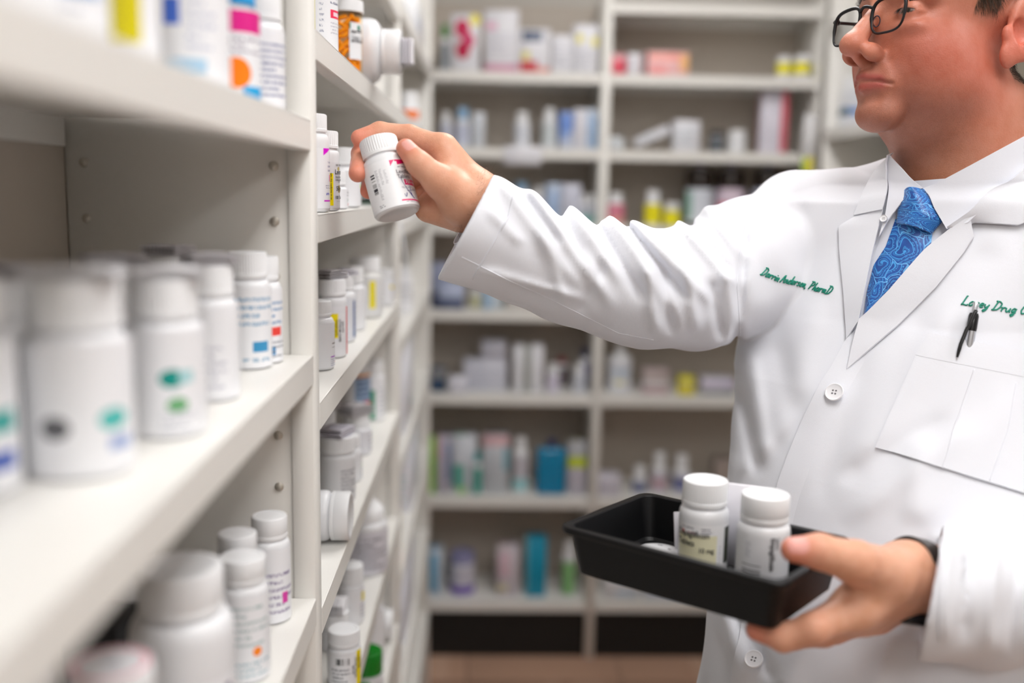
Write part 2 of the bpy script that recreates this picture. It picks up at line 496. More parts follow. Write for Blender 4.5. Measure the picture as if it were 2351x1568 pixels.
def bx(label, cx, cy, z, wx, wy, h, m, group=None, name='medicine_box', cat='box', rz=0.0, rot=None, bev=0.0012):
    me = box_mesh(name, -wx / 2, wx / 2, -wy / 2, wy / 2, 0, h, bev, 1)
    o = link(name, me, m)
    o.location = (cx, cy, z); o.rotation_euler = rot if rot else (0, 0, rz)
    return tag(o, label, cat, group)
def leaflet(parent, loc, wx, wy, h, rz=0.0, m=None, lays=5, name='folded_leaflet', roll=True):
    """a folded paper insert: stacked layers joined by round folds at one end"""
    V, F, UV = [], [], []
    pts = []
    dz = h / lays
    n = lays * 2
    path = []
    for i in range(lays):
        z = dz * (i + 0.5) * 1.0
        xs = np.linspace(-0.5, 0.5, 7)
        if i % 2: xs = xs[::-1]
        for x in xs: path.append((x * wx * (1.0 - 0.02 * i), z + 0.12 * h * math.cos(x * PI) * (i / lays)))
        if i < lays - 1:
            s = 1 if i % 2 == 0 else -1
            path.append((s * (wx / 2 + dz * 0.45), z + dz * 0.5))
    for j, y in enumerate((-wy / 2, wy / 2)):
        for k, (x, z) in enumerate(path):
            V.append((x, y, z)); UV.append((k / (len(path) - 1) * 3 % 1.0, j))
    L = len(path)
    for k in range(L - 1): F.append((k, k + 1, L + k + 1, L + k))
    me = mesh(name, V, F, False, UV)
    o = link(name, me, m or M_paper, parent, loc, (0, 0, rz))
    sm = o.modifiers.new('thick', 'SOLIDIFY'); sm.thickness = dz * 0.45; sm.offset = 0
    return o
M_leaf_dark = label_mat('leaflet_small_print', (205, 202, 206), [('text', 0.02, 0.98, 0.03, 0.97, (50, 48, 54), 9)], 0.7)
M_leaf_bars = label_mat('leaflet_barcode', (226, 224, 234), [('bars', 0.02, 0.98, 0.08, 0.92, (52, 44, 70), 60, 'v')], 0.7)
M_leaf_pale = label_mat('leaflet_pale_print', (236, 235, 238), [('text', 0.1, 0.9, 0.1, 0.9, (120, 118, 128), 12)], 0.7)

def stripe(name, *items, base=(238, 239, 243)): return label_mat(name, base, list(items))
TX = (120, 124, 134)
L_gen = stripe('label_plain_print', ('text', .08, .9, .3, .9, TX, 7), ('text', .08, .6, .08, .22, (150, 150, 160), 3))

# ---- near bay, upper shelf (seen from just below)
def px_right(px, Xr): return atX(px, 250, Xr)[1]
zA = 1.6125
def A(label, px, Xr, r, h, **k):
    y = px_right(px, Xr); return bottle(label, (Xr - r, y, zA), r, h, **k)
gA = 'bottles on the upper shelf of the near bay'
A('white pill bottle with lines of small blue-grey type beside the metal upright', 655, -0.167, 0.0195, 0.092, ch=0.02, yaw=0.5, group=gA,
  lab=[(-90, 90, .05, .9, stripe('lab_A1', ('text', .2, .95, .1, .85, (96, 104, 150), 9)))])
A('blue-capped bottle with a magenta band and an orange spot', 598, -0.172, 0.020, 0.093, ch=0.022, cap='blue', yaw=0.35, group=gA,
  lab=[(-120, 120, .02, .98, stripe('lab_A2', ('rect', 0, 1, .74, .98, (226, 24, 140)), ('text', .1, .9, .5, .7, (140, 130, 150), 3), ('disc', .50, .3, .17, (255, 130, 0), 1.2), ('rect', .56, .8, .0, .16, (0, 160, 220))))])
A('white pill bottle with a blue square and pale blue band', 528, -0.172, 0.026, 0.094, cr=.024, yaw=0.2, group=gA,
  lab=[(-120, 120, .02, .95, stripe('lab_A3', ('rect', .37, .47, .55, .8, (70, 110, 210)), ('rect', .38, .62, .12, .25, (170, 205, 230)), ('text', .5, .7, .3, .8, (190, 195, 215), 5)))])
A('white bottle carrying a tall yellow sticker', 368, -0.185, 0.020, 0.09, yaw=0.3, group=gA,
  lab=[(-90, 90, .02, .95, stripe('lab_A4', ('rect', .42, .68, .2, .95, (214, 200, 0))))])
A('white bottle with a wide bright blue band', 250, -0.180, 0.024, 0.095, yaw=0.2, group=gA,
  lab=[(-120, 120, .02, .98, stripe('lab_A5', ('rect', .2, .78, .30, .98, (0, 130, 195)), ('text', .2, .75, .05, .25, (150, 150, 165), 3)))])
A('plain white bottle at the left edge of the upper near shelf', 140, -0.19, 0.025, 0.095, group=gA, lab=[(-90, 90, .05, .9, L_gen)])
A('white bottle standing behind the yellow-stickered one', 420, -0.235, 0.024, 0.10, group=gA, lab=[(-90, 90, .05, .9, L_gen)])

# ---- near bay, middle shelf
zB = 1.3952
def S(label, px, py, z, r, pytop, **k):
    p = atZ(px, py, z)
    top = atY(px - 20, pytop, p[1])[2]
    return bottle(label, (p[0] - r, p[1], z), r, max(0.03, top - z), **k)
gB = 'bottles on the middle shelf of the near bay'
S('small white bottle with red and blue print against the upright', 649, 830, zB, 0.0175, 588, ch=.021, yaw=.55, group=gB,
  lab=[(-100, 100, .02, .93, stripe('lab_B1', ('text', .1, .9, .5, .85, (110, 150, 190), 4), ('rect', .52, .72, .36, .48, (240, 70, 60)), ('rect', .46, .6, .1, .22, (60, 140, 195)), ('text', .1, .9, .05, .3, TX, 4)))])
t, hb = S('white bottle with pale blue type, second from the upright', 624, 842, zB, 0.0195, 578, ch=.022, yaw=.4, group=gB,
  lab=[(-100, 100, .02, .93, stripe('lab_B2', ('text', .1, .9, .5, .9, (130, 170, 200), 4), ('rect', .5, .72, .2, .33, (60, 150, 200)), ('text', .1, .9, .05, .15, (160, 185, 205), 1)))])
t, hb = S('white bottle with a violet dot over a pink dot', 550, 912, zB, 0.0205, 608, ch=.022, yaw=.25, group=gB,
  lab=[(-100, 100, .02, .93, stripe('lab_B3', ('disc', .38, .66, .07, (52, 34, 160), 1.0), ('disc', .38, .32, .06, (240, 90, 140), 1.0), ('text', .35, .7, .1, .6, (180, 180, 195), 6)))])
leaflet(t, (0, 0, hb + .024), .034, .03, .008, 0.4, M_leaf_dark)
t, hb = S('wide white bottle with teal and green logo patches', 474, 990, zB, 0.0245, 640, ch=.024, yaw=.15, group=gB,
  lab=[(-110, 110, .02, .95, stripe('lab_B4', ('disc', .58, .55, .085, (0, 150, 140), 1.0), ('rect', .62, .72, .5, .62, (170, 215, 220)), ('disc', .61, .3, .07, (110, 175, 120), 1.0), ('text', .5, .75, .05, .25, (175, 178, 190), 4)))])
leaflet(t, (0.002, 0, hb + .026), .042, .036, .007, 0.3, M_leaf_pale)
t, hb = S('large white bottle with a dark round mark and a teal patch', 306, 1075, zB, 0.0285, 640, ch=.026, yaw=.0, group=gB,
  lab=[(-110, 110, .02, .95, stripe('lab_B5', ('disc', .49, .38, .085, (96, 96, 100), 1.2), ('disc', .77, .42, .08, (80, 190, 185), 1.0), ('rect', .74, .88, .18, .28, (150, 170, 215))))])
leaflet(t, (0.0, 0, hb + .028), .05, .044, .006, 0.2, M_leaf_pale)
t, hb = S('white bottle cut by the left edge with teal and blue print', 42, 1125, zB, 0.0275, 640, ch=.024, yaw=.0, group=gB,
  lab=[(-110, 110, .02, .95, stripe('lab_B6', ('rect', .6, .9, .4, .55, (60, 170, 165)), ('rect', .6, .9, .15, .28, (60, 90, 180))))])
for (X, Y, r, lab_, yw) in ((-0.265, 0.72, 0.024, 'white bottle in the back row topped by a dark folded leaflet, between two others', .3), (-0.265, 0.845, 0.022, 'white bottle in the back row nearest the upright, dark leaflet on its cap', .7),
                        (-0.30, 0.61, 0.026, 'white bottle in the back row behind the bottle with the dark round mark', .1), (-0.335, 0.43, 0.024, 'white bottle in the back row at the far left of the middle shelf', .0)):
    t, hb = bottle(lab_, (X, Y, zB), r, 0.098, ch=.022, group=gB, lab=[(-100, 100, .05, .9, L_gen)], yaw=yw)
    leaflet(t, (0, 0, hb + .024), r * 1.7, r * 1.4, .008, yw, M_leaf_dark)

# ---- near bay, lower shelf
zC = 1.1542
gC = 'bottles on the lower shelf of the near bay'
def Cb(label, px, pytop, Xr, Y, r, **k):
    top = atY(px, pytop, Y)[2]; return bottle(label, (Xr - r, Y, zC), r, top - zC, **k)
Cb('tall white capped bottle next to the upright, lower near shelf', 625, 1182, -0.176, 0.885, 0.0185, ch=.02, cr=.0165, group=gC, ribs=0,
   lab=[(-100, 100, .02, .93, stripe('lab_C1', ('text', .3, .9, .1, .7, (150, 140, 170), 6), ('rect', .62, .72, .25, .4, (220, 70, 170))))], yaw=.4)
Cb('white capped bottle, second from the upright on the lower near shelf', 584, 1222, -0.188, 0.815, 0.0185, ch=.019, cr=.0165, group=gC, ribs=0,
   lab=[(-100, 100, .02, .93, L_gen)], yaw=.3)
Cb('white bottle with an orange diamond and faint pink print on its cap', 590, 1275, -0.172, 0.775, 0.0205, ch=.02, cr=.0185, group=gC, ribs=0,
   lab=[(-100, 100, .02, .93, stripe('lab_C3', ('text', .1, .9, .4, .9, (170, 190, 190), 6), ('disc', .66, .35, .055, (255, 140, 30), 1.0), ('text', .4, .9, .05, .25, (160, 190, 200), 3))) ], yaw=.2)
Cb('big round-shouldered white bottle with a wide cap', 455, 1298, -0.170, 0.655, 0.035, ch=.03, cr=.0285, group=gC, ribs=0,
   lab=[(-100, 100, .02, .62, stripe('lab_C4', ('text', .3, .9, .3, .9, (150, 150, 175), 5), ('rect', .80, .86, .2, .9, (70, 60, 110)), ('rect', .5, .78, .1, .4, (190, 205, 225))))], yaw=.1)
M_ring = stripe('cap_pink_ring', ('disc', .5, .5, .48, (232, 170, 180)), ('disc', .5, .5, .40, (236, 236, 240)), ('disc', .5, .54, .1, (196, 198, 208)))
tt, hb = Cb('white bottle with a pink ring printed round its cap top', 365, 1525, -0.176, 0.515, 0.0245, ch=.022, cr=.0225, group=gC, ribs=0, lab=[(-100, 100, .02, .9, L_gen)])
def disc_patch(r, z, m, parent):
    V = [(0, 0, z)] + [(r * math.cos(2 * PI * k / 32), r * math.sin(2 * PI * k / 32), z) for k in range(32)]
    UV = [(.5, .5)] + [(.5 + .5 * math.cos(2 * PI * k / 32), .5 + .5 * math.sin(2 * PI * k / 32)) for k in range(32)]
    link('cap_print', mesh('cap_print', V, [(0, 1 + k, 1 + (k + 1) % 32) for k in range(32)], False, UV), m, parent)
disc_patch(0.0215, hb + .002 + .0222, M_ring, tt)
Cb('white bottle half hidden under the middle near shelf, lower left', 200, 1440, -0.225, 0.50, 0.024, ch=.022, group=gC, lab=[(-100, 100, .02, .9, L_gen)], ribs=0)
bx('small black carton in shadow behind the big white bottle', -0.285, 0.72, zC, 0.04, 0.05, 0.075, mat('black_carton', (16, 16, 17), .5))
bottle('grey-capped bottle in shadow at the back of the lower near shelf', (-0.30, 0.83, zC), .022, .1, ch=.02, cap='grey', group=gC, ribs=0)

# ---- bay the bottle is taken from: shelf above eye level
z_a = 1.6975
M_rx = label_mat('pharmacy_label', (240, 241, 244), [('rect', .0, .08, .82, 1., (20, 140, 110)), ('rect', .55, .8, .8, .93, (30, 140, 110)), ('rect', .1, .95, .735, .775, (30, 28, 36)), ('rect', .55, .95, .79, .82, (60, 56, 62))])
y_ = px_right(777, -0.172)
bottle('white bottle with a yellow stripe and red framed strength beside the orange vial', (-0.172 - .0225, y_, z_a), .0225, .10, yaw=.75, group='bottles on the shelf above the held bottle',
       lab=[(-110, 80, .05, .95, stripe('lab_a1', ('rect', .30, .36, .35, .98, (230, 220, 80)), ('text', .42, .5, .3, .95, (150, 155, 175), 8), ('text', .60, .9, .74, .98, (110, 112, 140), 3), ('rect', .60, .9, .55, .68, (240, 50, 90)), ('rect', .66, .84, .585, .645, (245, 215, 225)), ('text', .6, .95, .3, .5, (190, 190, 200), 4)))])
# orange prescription vial full of tablets
def vial():
    Xr, r, h = -0.1665, 0.0225, 0.082
    y = px_right(832, Xr)
    t = thing('prescription_vial', 'clear orange prescription vial full of orange tablets on the shelf edge', 'vial', (Xr - r, y, z_a))
    g = NT('orange_vial_plastic')
    g.b.inputs['Base Color'].default_value = srgb(255, 232, 190)
    g.b.inputs['Transmission Weight'].default_value = 1.0
    g.b.inputs['Roughness'].default_value = 0.05
    g.b.inputs['IOR'].default_value = 1.02
    prof = [(0.0, 0.0), (r - .002, 0.0), (r, .002), (r, h)]
    link('body', lathe_mesh('body', prof, 40, caps=False), g.m, t)
    link('cap', cap_mesh(r + .002, .016, 40), M_cap, t, (0, 0, h))
    lo = link('label', wrap_patch('label', r + .0003, math.radians(22), math.radians(78), h * .26, h * .83, 16), M_rx, t)
    link('printing', wrap_text([('Rx', math.radians(28), h * .655, .0058, 0, .01, 1.), ('TAKE 1 TAB', math.radians(28), h * .57, .0052, 0, .012, 1.), ('MORNING', math.radians(28), h * .52, .0052, 0, .012, 1.)], r + .0008), M_ink, lo)
    # tablets: oblong caplets
    V, F = [], []
    nu, nv = 10, 7
    bm = bmesh.new(); bmesh.ops.create_uvsphere(bm, u_segments=12, v_segments=8, radius=1.0)
    for v in bm.verts:
        x, y2, z = v.co
        sx = 1 if x > 0 else -1
        v.co = Vector((x * .0042 + sx * .0038 * min(1, abs(x) * 2.5), y2 * .0040, z * .0030))
    me = bpy.data.meshes.new('tablet'); bm.to_mesh(me); bm.free(); me.shade_smooth()
    me.materials.append(mat('orange_tablet', (255, 168, 24), 0.45))
    rnd = random.Random(3)
    cen = Vector((Xr - r, y, z_a))
    k = 0
    for lev in range(13):
        zz = .0045 + lev * .0058
        nring = 8
        for q in range(nring):
            a = 2 * PI * (q + .5 * (lev % 2)) / nring + rnd.uniform(-.15, .15)
            if math.cos(a - math.radians(38)) < -.25: continue       # the side towards the wall stays unseen
            o = bpy.data.objects.new('tablet', me); COL.objects.link(o)
            rr = r - .0068
            o.location = cen + Vector((rr * math.sin(a), -rr * math.cos(a), zz))
            o.rotation_euler = (rnd.uniform(-.3, .3), rnd.uniform(-1.1, 1.1), a + rnd.uniform(-.3, .3))
            tag(o, 'orange oblong tablet inside the orange prescription vial', 'tablet', 'tablets in the orange vial')
vial()
def side_bottle(label, tip, r, L, cr, ch, group=None, yaw=0.0, leaf=False, ribs=0, z=None):
    """bottle lying on its side, cap towards the aisle; tip: cap end centre"""
    R = Matrix.Rotation(yaw, 3, 'Z') @ Matrix.Rotation(PI / 2, 3, 'Y')
    base = Vector(tip) - R @ Vector((0, 0, L))
    t, hb = bottle(label, base, r, L, cr=cr, ch=ch, rot=R, ribs=ribs, group=group)
    if leaf: leaflet(t, (0, 0, L), cr * 1.3, cr * 1.1, .016, PI / 2, M_paper, lays=7)
    return t
side_bottle('large white bottle lying on its side with a paper insert on its cap', (-0.121, 1.45, z_a + .0445), .0445, .185, .031, .026, leaf=True, ribs=0)

# ---- eye-level shelf
z_b = 1.5265
gb = 'bottles on the shelf the hand reaches to'
MAG = (222, 0, 214)
S('white bottle with purple corner flash and purple strength box', 757, 487, z_b, .0185, 262, ch=.018, cr=.0165, yaw=.3, group=gb, ribs=46,
  lab=[(-60, 110, .05, .82, stripe('lab_b1', ('tri', .55, .78, .88, 1., MAG), ('rect', .80, 1, .93, 1., MAG), ('text', .68, .98, .6, .8, (120, 118, 160), 3), ('rect', .74, 1., .45, .56, (226, 30, 190)), ('text', .6, .95, .32, .4, (150, 150, 175), 2), ('text', .62, .75, .2, .28, (90, 90, 190), 1), ('rect', .56, 1., .115, .14, MAG)))])
t, hb = S('white bottle with a bright yellow vertical warning sticker and tan strength band', 780, 484, z_b, .0185, 301, ch=.0185, cr=.0175, yaw=.5, group=gb, ribs=40,
  lab=[(-40, 110, .05, .80, stripe('lab_b2', ('rect', .55, 1., .34, .50, (170, 152, 100)), ('text', .55, .98, .56, .62, (90, 90, 100), 2), ('rect', .5, 1, .14, .148, (190, 188, 196)), ('disc', .58, .86, .045, (206, 190, 120), .8), base=(226, 226, 230))),
       (-8, 18, .09, .62, stripe('lab_b2y', base=(255, 232, 0)))],
  printing=[([('empty stomach, preferably', math.radians(-5), .0405, .0029, -PI / 2, .012, 1.), ('take this medicine on an', math.radians(7), .0405, .0029, -PI / 2, .012, 1.),
              ('Levoxyl', math.radians(24), .0392, .0074, 0, .016, .82), ('(levothyroxine', math.radians(26), .0352, .0034, 0, .01, .8), ('sodium tablets, USP)', math.radians(26), .0322, .0034, 0, .01, .8),
              ('50 mcg', math.radians(30), .0218, .0068, 0, .016, .8), ('100 Tablets', math.radians(24), .0130, .0048, 0, .014, .8), ('NDC 60793', math.radians(28), .0480, .0028, 0, .01, .9)], M_ink)])
S('small white bottle with green name and red strength on the eye-level shelf', 799, 480, z_b, .017, 392, ch=.017, yaw=.7, group=gb,
  lab=[(-40, 110, .05, .9, stripe('lab_b3', ('text', .5, .95, .6, .9, (120, 130, 130), 2), ('text', .5, .95, .35, .5, (60, 140, 110), 2), ('rect', .55, .9, .12, .26, (240, 110, 100))))])
S('white wide-capped bottle with a lime green label bar', 829, 477, z_b, .024, 340, ch=.022, yaw=.7, group=gb,
  lab=[(-60, 110, .05, .9, stripe('lab_b4', ('rect', .58, .92, .50, .62, (180, 225, 0)), ('text', .58, .95, .12, .45, (150, 158, 165), 5), ('text', .6, .8, .7, .9, (120, 190, 150), 2)))])
S('jar with a black and dark green wrap behind the held bottle', 868, 471, z_b, .025, 340, ch=.022, cap='white', yaw=.6, group=gb,
  lab=[(-110, 110, .03, .80, stripe('lab_b5', ('rect', .04, .96, .05, .95, (22, 26, 24)), ('text', .3, .8, .1, .3, (190, 190, 190), 1), ('text', .3, .8, .4, .8, (90, 100, 95), 4), base=(10, 80, 50)))])
# ---- shelf below
z_c = 1.3425
gc = 'bottles on the shelf below the held bottle'
S('white bottle with violet print in front of the yellow-labelled one', 768, 846, z_c, .0195, 690, ch=.017, yaw=.6, group=gc,
  lab=[(-60, 110, .05, .9, stripe('lab_c1', ('rect', .55, .95, .52, .55, (140, 130, 130)), ('rect', .55, .95, .44, .455, (150, 145, 150)), ('rect', .5, .8, .22, .25, (170, 80, 200)), ('text', .5, .95, .02, .2, (130, 130, 165), 4), ('disc', .72, .1, .03, (240, 60, 110), .8)))])
t, hb = S('white bottle with a yellow and white stock sticker and red edge stripe', 797, 818, z_c, .0205, 640, ch=.020, cr=.0195, yaw=.42, group=gc, ribs=38,
  lab=[(-40, 110, .05, .86, stripe('lab_c2', ('rect', .62, .70, .0, .98, (222, 12, 24)), ('rect', .715, .73, .0, .98, (222, 12, 24)), base=(236, 236, 240))),
       (-28, 42, .34, .74, label_mat('stock_sticker', (240, 240, 243), [('rect', 0, .56, 0, 1, (250, 228, 0))]))],
  printing=[([('LITHIUM CARB', math.radians(14), .0485, .0042, -PI / 2, .014, 1.), ('236-379', math.radians(26), .046, .0042, -PI / 2, .012, 1.), ('65462012101', math.radians(3), .0485, .0036, -PI / 2, .01, 1.), ('K3 HT SN', math.radians(-8), .044, .0042, -PI / 2, .012, 1.)], M_ink)])
leaflet(t, (0.002, 0, hb + .0218), .030, .026, .011, .5, M_leaf_dark, lays=6)
t, hb = S('white bottle with a dark blue stripe and scribbled initials', 817, 783, z_c, .021, 632, ch=.019, yaw=.45, group=gc,
  lab=[(-40, 110, .05, .88, stripe('lab_c3', ('rect', .52, .60, .06, .92, (26, 78, 150)), ('text', .66, .98, .3, .95, (60, 66, 84), 5), ('rect', .5, 1, .14, .155, (60, 130, 180)), ('text', .7, .95, .02, .12, (40, 40, 52), 1), base=(222, 224, 230)))])
leaflet(t, (0.003, 0, hb + .021), .032, .028, .008, .4, M_leaf_bars, lays=3)
S('white bottle with orange speck behind the blue-striped one', 839, 757, z_c, .021, 612, ch=.024, yaw=.7, group=gc,
  lab=[(-40, 110, .05, .9, stripe('lab_c4', ('text', .6, .98, .4, .9, (190, 195, 205), 4), ('disc', .82, .2, .05, (245, 140, 110), .8)))])
S('large pale grey bottle with a tall yellow strip', 879, 727, z_c, .030, 590, ch=.022, yaw=.6, group=gc, bodymat=mat('pale_grey_plastic', (222, 222, 220), .3),
  lab=[(-60, 110, .05, .9, stripe('lab_c5', ('rect', .28, .40, .2, .9, (240, 225, 20)), ('text', .6, .95, .3, .9, (150, 140, 150), 5), ('rect', .72, .9, .42, .5, (90, 70, 120)), base=(226, 227, 228)))])
S('slim white bottle with yellow dot and two blue marks, far shelf end', 906, 700, z_c, .017, 618, ch=.014, yaw=.7, group=gc,
  lab=[(-60, 110, .05, .9, stripe('lab_c6', ('disc', .42, .75, .08, (245, 225, 30), 1.), ('rect', .66, .86, .6, .85, (70, 120, 205)), ('rect', .66, .86, .1, .28, (70, 130, 205)), ('rect', .66, .86, .38, .5, (240, 190, 200))))])
# curled paper strip hanging at the shelf end
def strip():
    V, F = [], []
    n = 12
    top = np.array([-0.158, 1.80, 1.495])
    for i in range(n + 1):
        s = i / n
        p = top + np.array([0.004 + 0.012 * math.sin(s * 2.4), -0.01 * s, -0.125 * s])
        for dy in (0.0, 0.028): V.append((p[0], p[1] + dy, p[2]))
    for i in range(n): F.append((2 * i, 2 * i + 1, 2 * i + 3, 2 * i + 2))
    UV = [(j, i / n) for i in range(n + 1) for j in (0, 1)]
    o = link('paper_strip', mesh('paper_strip', V, F, True, UV), stripe('strip_print', ('rect', .3, .7, .5, .98, (150, 165, 180)), base=(226, 230, 238)))
    o.modifiers.new('t', 'SOLIDIFY').thickness = .0004
    tag(o, 'curled white paper strip hanging from the eye-level shelf edge', 'paper')
strip()
# ---- shelf with the bar-code roll
z_d = 1.1305
gd = 'bottles on the shelf with the bar-code roll'
side_bottle('white bottle lying on its side, cap towards the aisle, at the upright', (-0.157, 1.16, z_d + .0305), .0305, .115, .0295, .022, group=gd)
side_bottle('second white bottle on its side behind the first, against the upright', (-0.187, 1.085, z_d + .0285), .0285, .10, .0275, .02, group=gd)
t, hb = S('white bottle topped by a rolled bar-code leaflet', 816, 1150, z_d, .0245, 1000, ch=.021, cr=.0235, yaw=.7, group=gd, ribs=44,
  lab=[(-40, 60, .12, .8, stripe('lab_d2', ('text', .2, .85, .15, .9, (110, 112, 125), 7), base=(230, 231, 234)))])
leaflet(t, (0.0, 0, hb + .023), .040, .034, .012, .55, M_leaf_bars, lays=4)
S('small white bottle with green and blue type behind the bar-code one', 831, 1102, z_d, .018, 998, ch=.017, yaw=.7, group=gd,
  lab=[(-40, 110, .05, .9, stripe('lab_d3', ('text', .5, .95, .6, .9, (50, 56, 60), 2), ('rect', .55, .9, .48, .56, (110, 200, 90)), ('text', .5, .95, .05, .4, (70, 130, 170), 4)))])
t, hb = S('white bottle with a grey print and crumpled dark leaflet', 853, 1040, z_d, .023, 948, ch=.02, yaw=.6, group=gd, lab=[(-60, 110, .05, .9, stripe('lab_d4', ('text', .5, .95, .1, .9, (130, 134, 150), 5), base=(222, 222, 228)))])
leaflet(t, (-0.006, -.006, hb + .022), .044, .036, .016, .3, M_leaf_dark, lays=6)
S('white jar with a dark blue lettered label and red foot', 850, 978, z_d, .026, 820, ch=.02, yaw=.5, group=gd,
  lab=[(-60, 110, .40, .95, stripe('lab_d5', ('rect', .2, .98, .12, .9, (150, 175, 205)), ('text', .25, .95, .2, .85, (30, 50, 110), 4), ('rect', .3, .98, .0, .12, (236, 60, 50)), ('rect', .2, .98, .9, 1, (220, 150, 60))))])
S('white ribbed bottle with a narrow green stripe', 884, 962, z_d, .024, 828, ch=.022, yaw=.5, group=gd,
  lab=[(-60, 110, .05, .9, stripe('lab_d6', ('rect', .18, .30, .0, .75, (20, 150, 110)), ('text', .4, .95, .1, .8, (190, 195, 205), 6)))])
t, hb = bottle('white bottle at the back with a dark paper roll on its cap', (-0.235, 1.44, z_d), .022, .098, yaw=.5, group=gd, lab=[(-60, 110, .05, .9, L_gen)])
leaflet(t, (0, 0, hb + .021), .04, .034, .014, .4, M_leaf_dark, lays=6)
# ---- lower shelf
z_e = .9205
ge = 'bottles on the shelf with the spouted bottle'
def spouted():
    p = atZ(890, 1308, z_e); r = .0365
    t = thing('spouted_bottle', 'large white dispensing bottle with a domed spout and black lettering', 'bottle', (p[0] - r, p[1], z_e), .6, ge)
    top = atY(868, 1112, p[1])[2] - z_e
    hb = top * .60
    link('body', body_mesh(r, hb, r * .82), None, t)
    cr = r * .86
    prof = [(cr * .9, 0), (cr, .001), (cr, .016), (cr - .002, .019), (cr * .75, .026), (cr * .5, .034), (.011, .039), (.0095, .042), (.0095, top - hb - .008), (.006, top - hb - .001), (0, top - hb)]
    link('spout_cap', lathe_mesh('spout_cap', prof, 36, caps=False), M_cap, t, (0, 0, hb))
    link('label', wrap_patch('label', r + .0003, math.radians(-70), math.radians(100), hb * .05, hb * .86), stripe('lab_e1', ('text', .1, .66, .1, .88, (96, 96, 110), 6), ('text', .74, .98, .1, .92, (50, 50, 66), 3), base=(218, 217, 226)), t)
spouted()
S('white bottle with a yellow square and fine print below the spouted one', 836, 1426, z_e, .0205, 1296, ch=.024, cr=.0195, yaw=.6, group=ge,
  lab=[(-40, 110, .05, .9, stripe('lab_e2', ('rect', .45, .8, .62, .88, (232, 216, 0)), ('text', .4, .95, .15, .55, (120, 124, 150), 4)))])
def Eb(label, px, Xr, Y, r, pyt, **k):
    top = atY(px - 40, pyt, Y)[2]; return bottle(label, (Xr - r, Y, z_e), r, top - z_e, **k)
t, hb = Eb('white bottle under a stack of folded leaflets', 806, -0.181, 1.315, .0215, 1402, ch=.02, cr=.021, yaw=.6, group=ge, ribs=40, lab=[(-60, 110, .05, .9, stripe('lab_e3', ('rect', .7, .9, .6, .95, (0, 150, 140)), ('text', .6, .95, .1, .5, (120, 122, 140), 4)))])
leaflet(t, (0.0, -.002, hb + .0225), .036, .032, .016, .9, M_leaf_pale, lays=7)
t, hb = bottle('white bottle at the back carrying a leaflet with a red line', (-0.235, 1.41, z_e), .0215, .088, ch=.02, yaw=.5, group=ge, lab=[(-60, 110, .05, .9, L_gen)])
leaflet(t, (0.005, 0, hb + .0225), .04, .034, .016, .8, label_mat('leaflet_red_line', (236, 235, 238), [('rect', .0, 1, .82, .88, (240, 110, 90)), ('text', .2, .8, .1, .6, (90, 96, 110), 6)], .7), lays=6)
t, hb = Eb('white bottle with bar code and yellow stock sticker, lowest in view', 830, -0.153, 1.215, .0215, 1442, ch=.019, cr=.0208, yaw=.35, group=ge, ribs=64,
  lab=[(-75, 100, .03, .84, stripe('lab_e4', ('bars', .20, .47, .72, .93, (20, 20, 24), 34, 'v'), ('text', .1, .5, .12, .62, (120, 122, 132), 4), base=(236, 237, 240))),
       (8, 62, .0, .92, label_mat('stock_sticker_b', (240, 240, 243), [('rect', .48, 1, 0, 1, (250, 228, 0))]))],
  printing=[([('LACEY DRUG', math.radians(26), .040, .0046, -PI / 2, .014, 1.), ('365.65', math.radians(16), .030, .0046, -PI / 2, .014, 1.), ('31300391138', math.radians(38), .043, .0036, -PI / 2, .01, 1.), ('CA 90M', math.radians(48), .037, .0042, -PI / 2, .012, 1.)], M_ink)])
Eb('white bottle with blue block behind the upright, lowest shelf in view', 762, -0.190, 1.12, .0205, 1450, ch=.02, yaw=.5, group=ge, lab=[(-60, 110, .05, .9, stripe('lab_e5', ('text', .5, .98, .4, .98, (70, 76, 96), 5), ('tri', .5, .99, .05, .35, (40, 60, 170))))])
# ---- bottom shelf in view
z_f = .7005
p = atZ(880, 1640, z_f)
Yg = 1.52
tp = atY(855, 1492, Yg)[2]
bottle('white bottle with a bright green cap and yellow sticker', (atY(879, 1530, Yg)[0] - .0265, Yg, z_f), .0265, tp - z_f, cr=.026, ch=.036, cap='green', yaw=.7, ribs=0,
       lab=[(-60, 110, .05, .95, stripe('lab_f1', ('rect', .0, .22, .0, 1, (20, 150, 40)), ('text', .4, .95, .55, .9, (170, 175, 185), 4), ('rect', .45, .85, .2, .45, (235, 222, 30))))])
bottle('white bottle with purple edge beside the green cap', (-0.196, 1.70, z_f), .024, .135, yaw=.6, lab=[(-60, 110, .05, .95, stripe('lab_f2', ('rect', .72, .9, 0, 1, (130, 60, 150))))])
side_bottle('grey-white bottle lying near the far end of the bottom shelf', (-0.165, 1.80, z_f + .033), .033, .12, .028, .02)
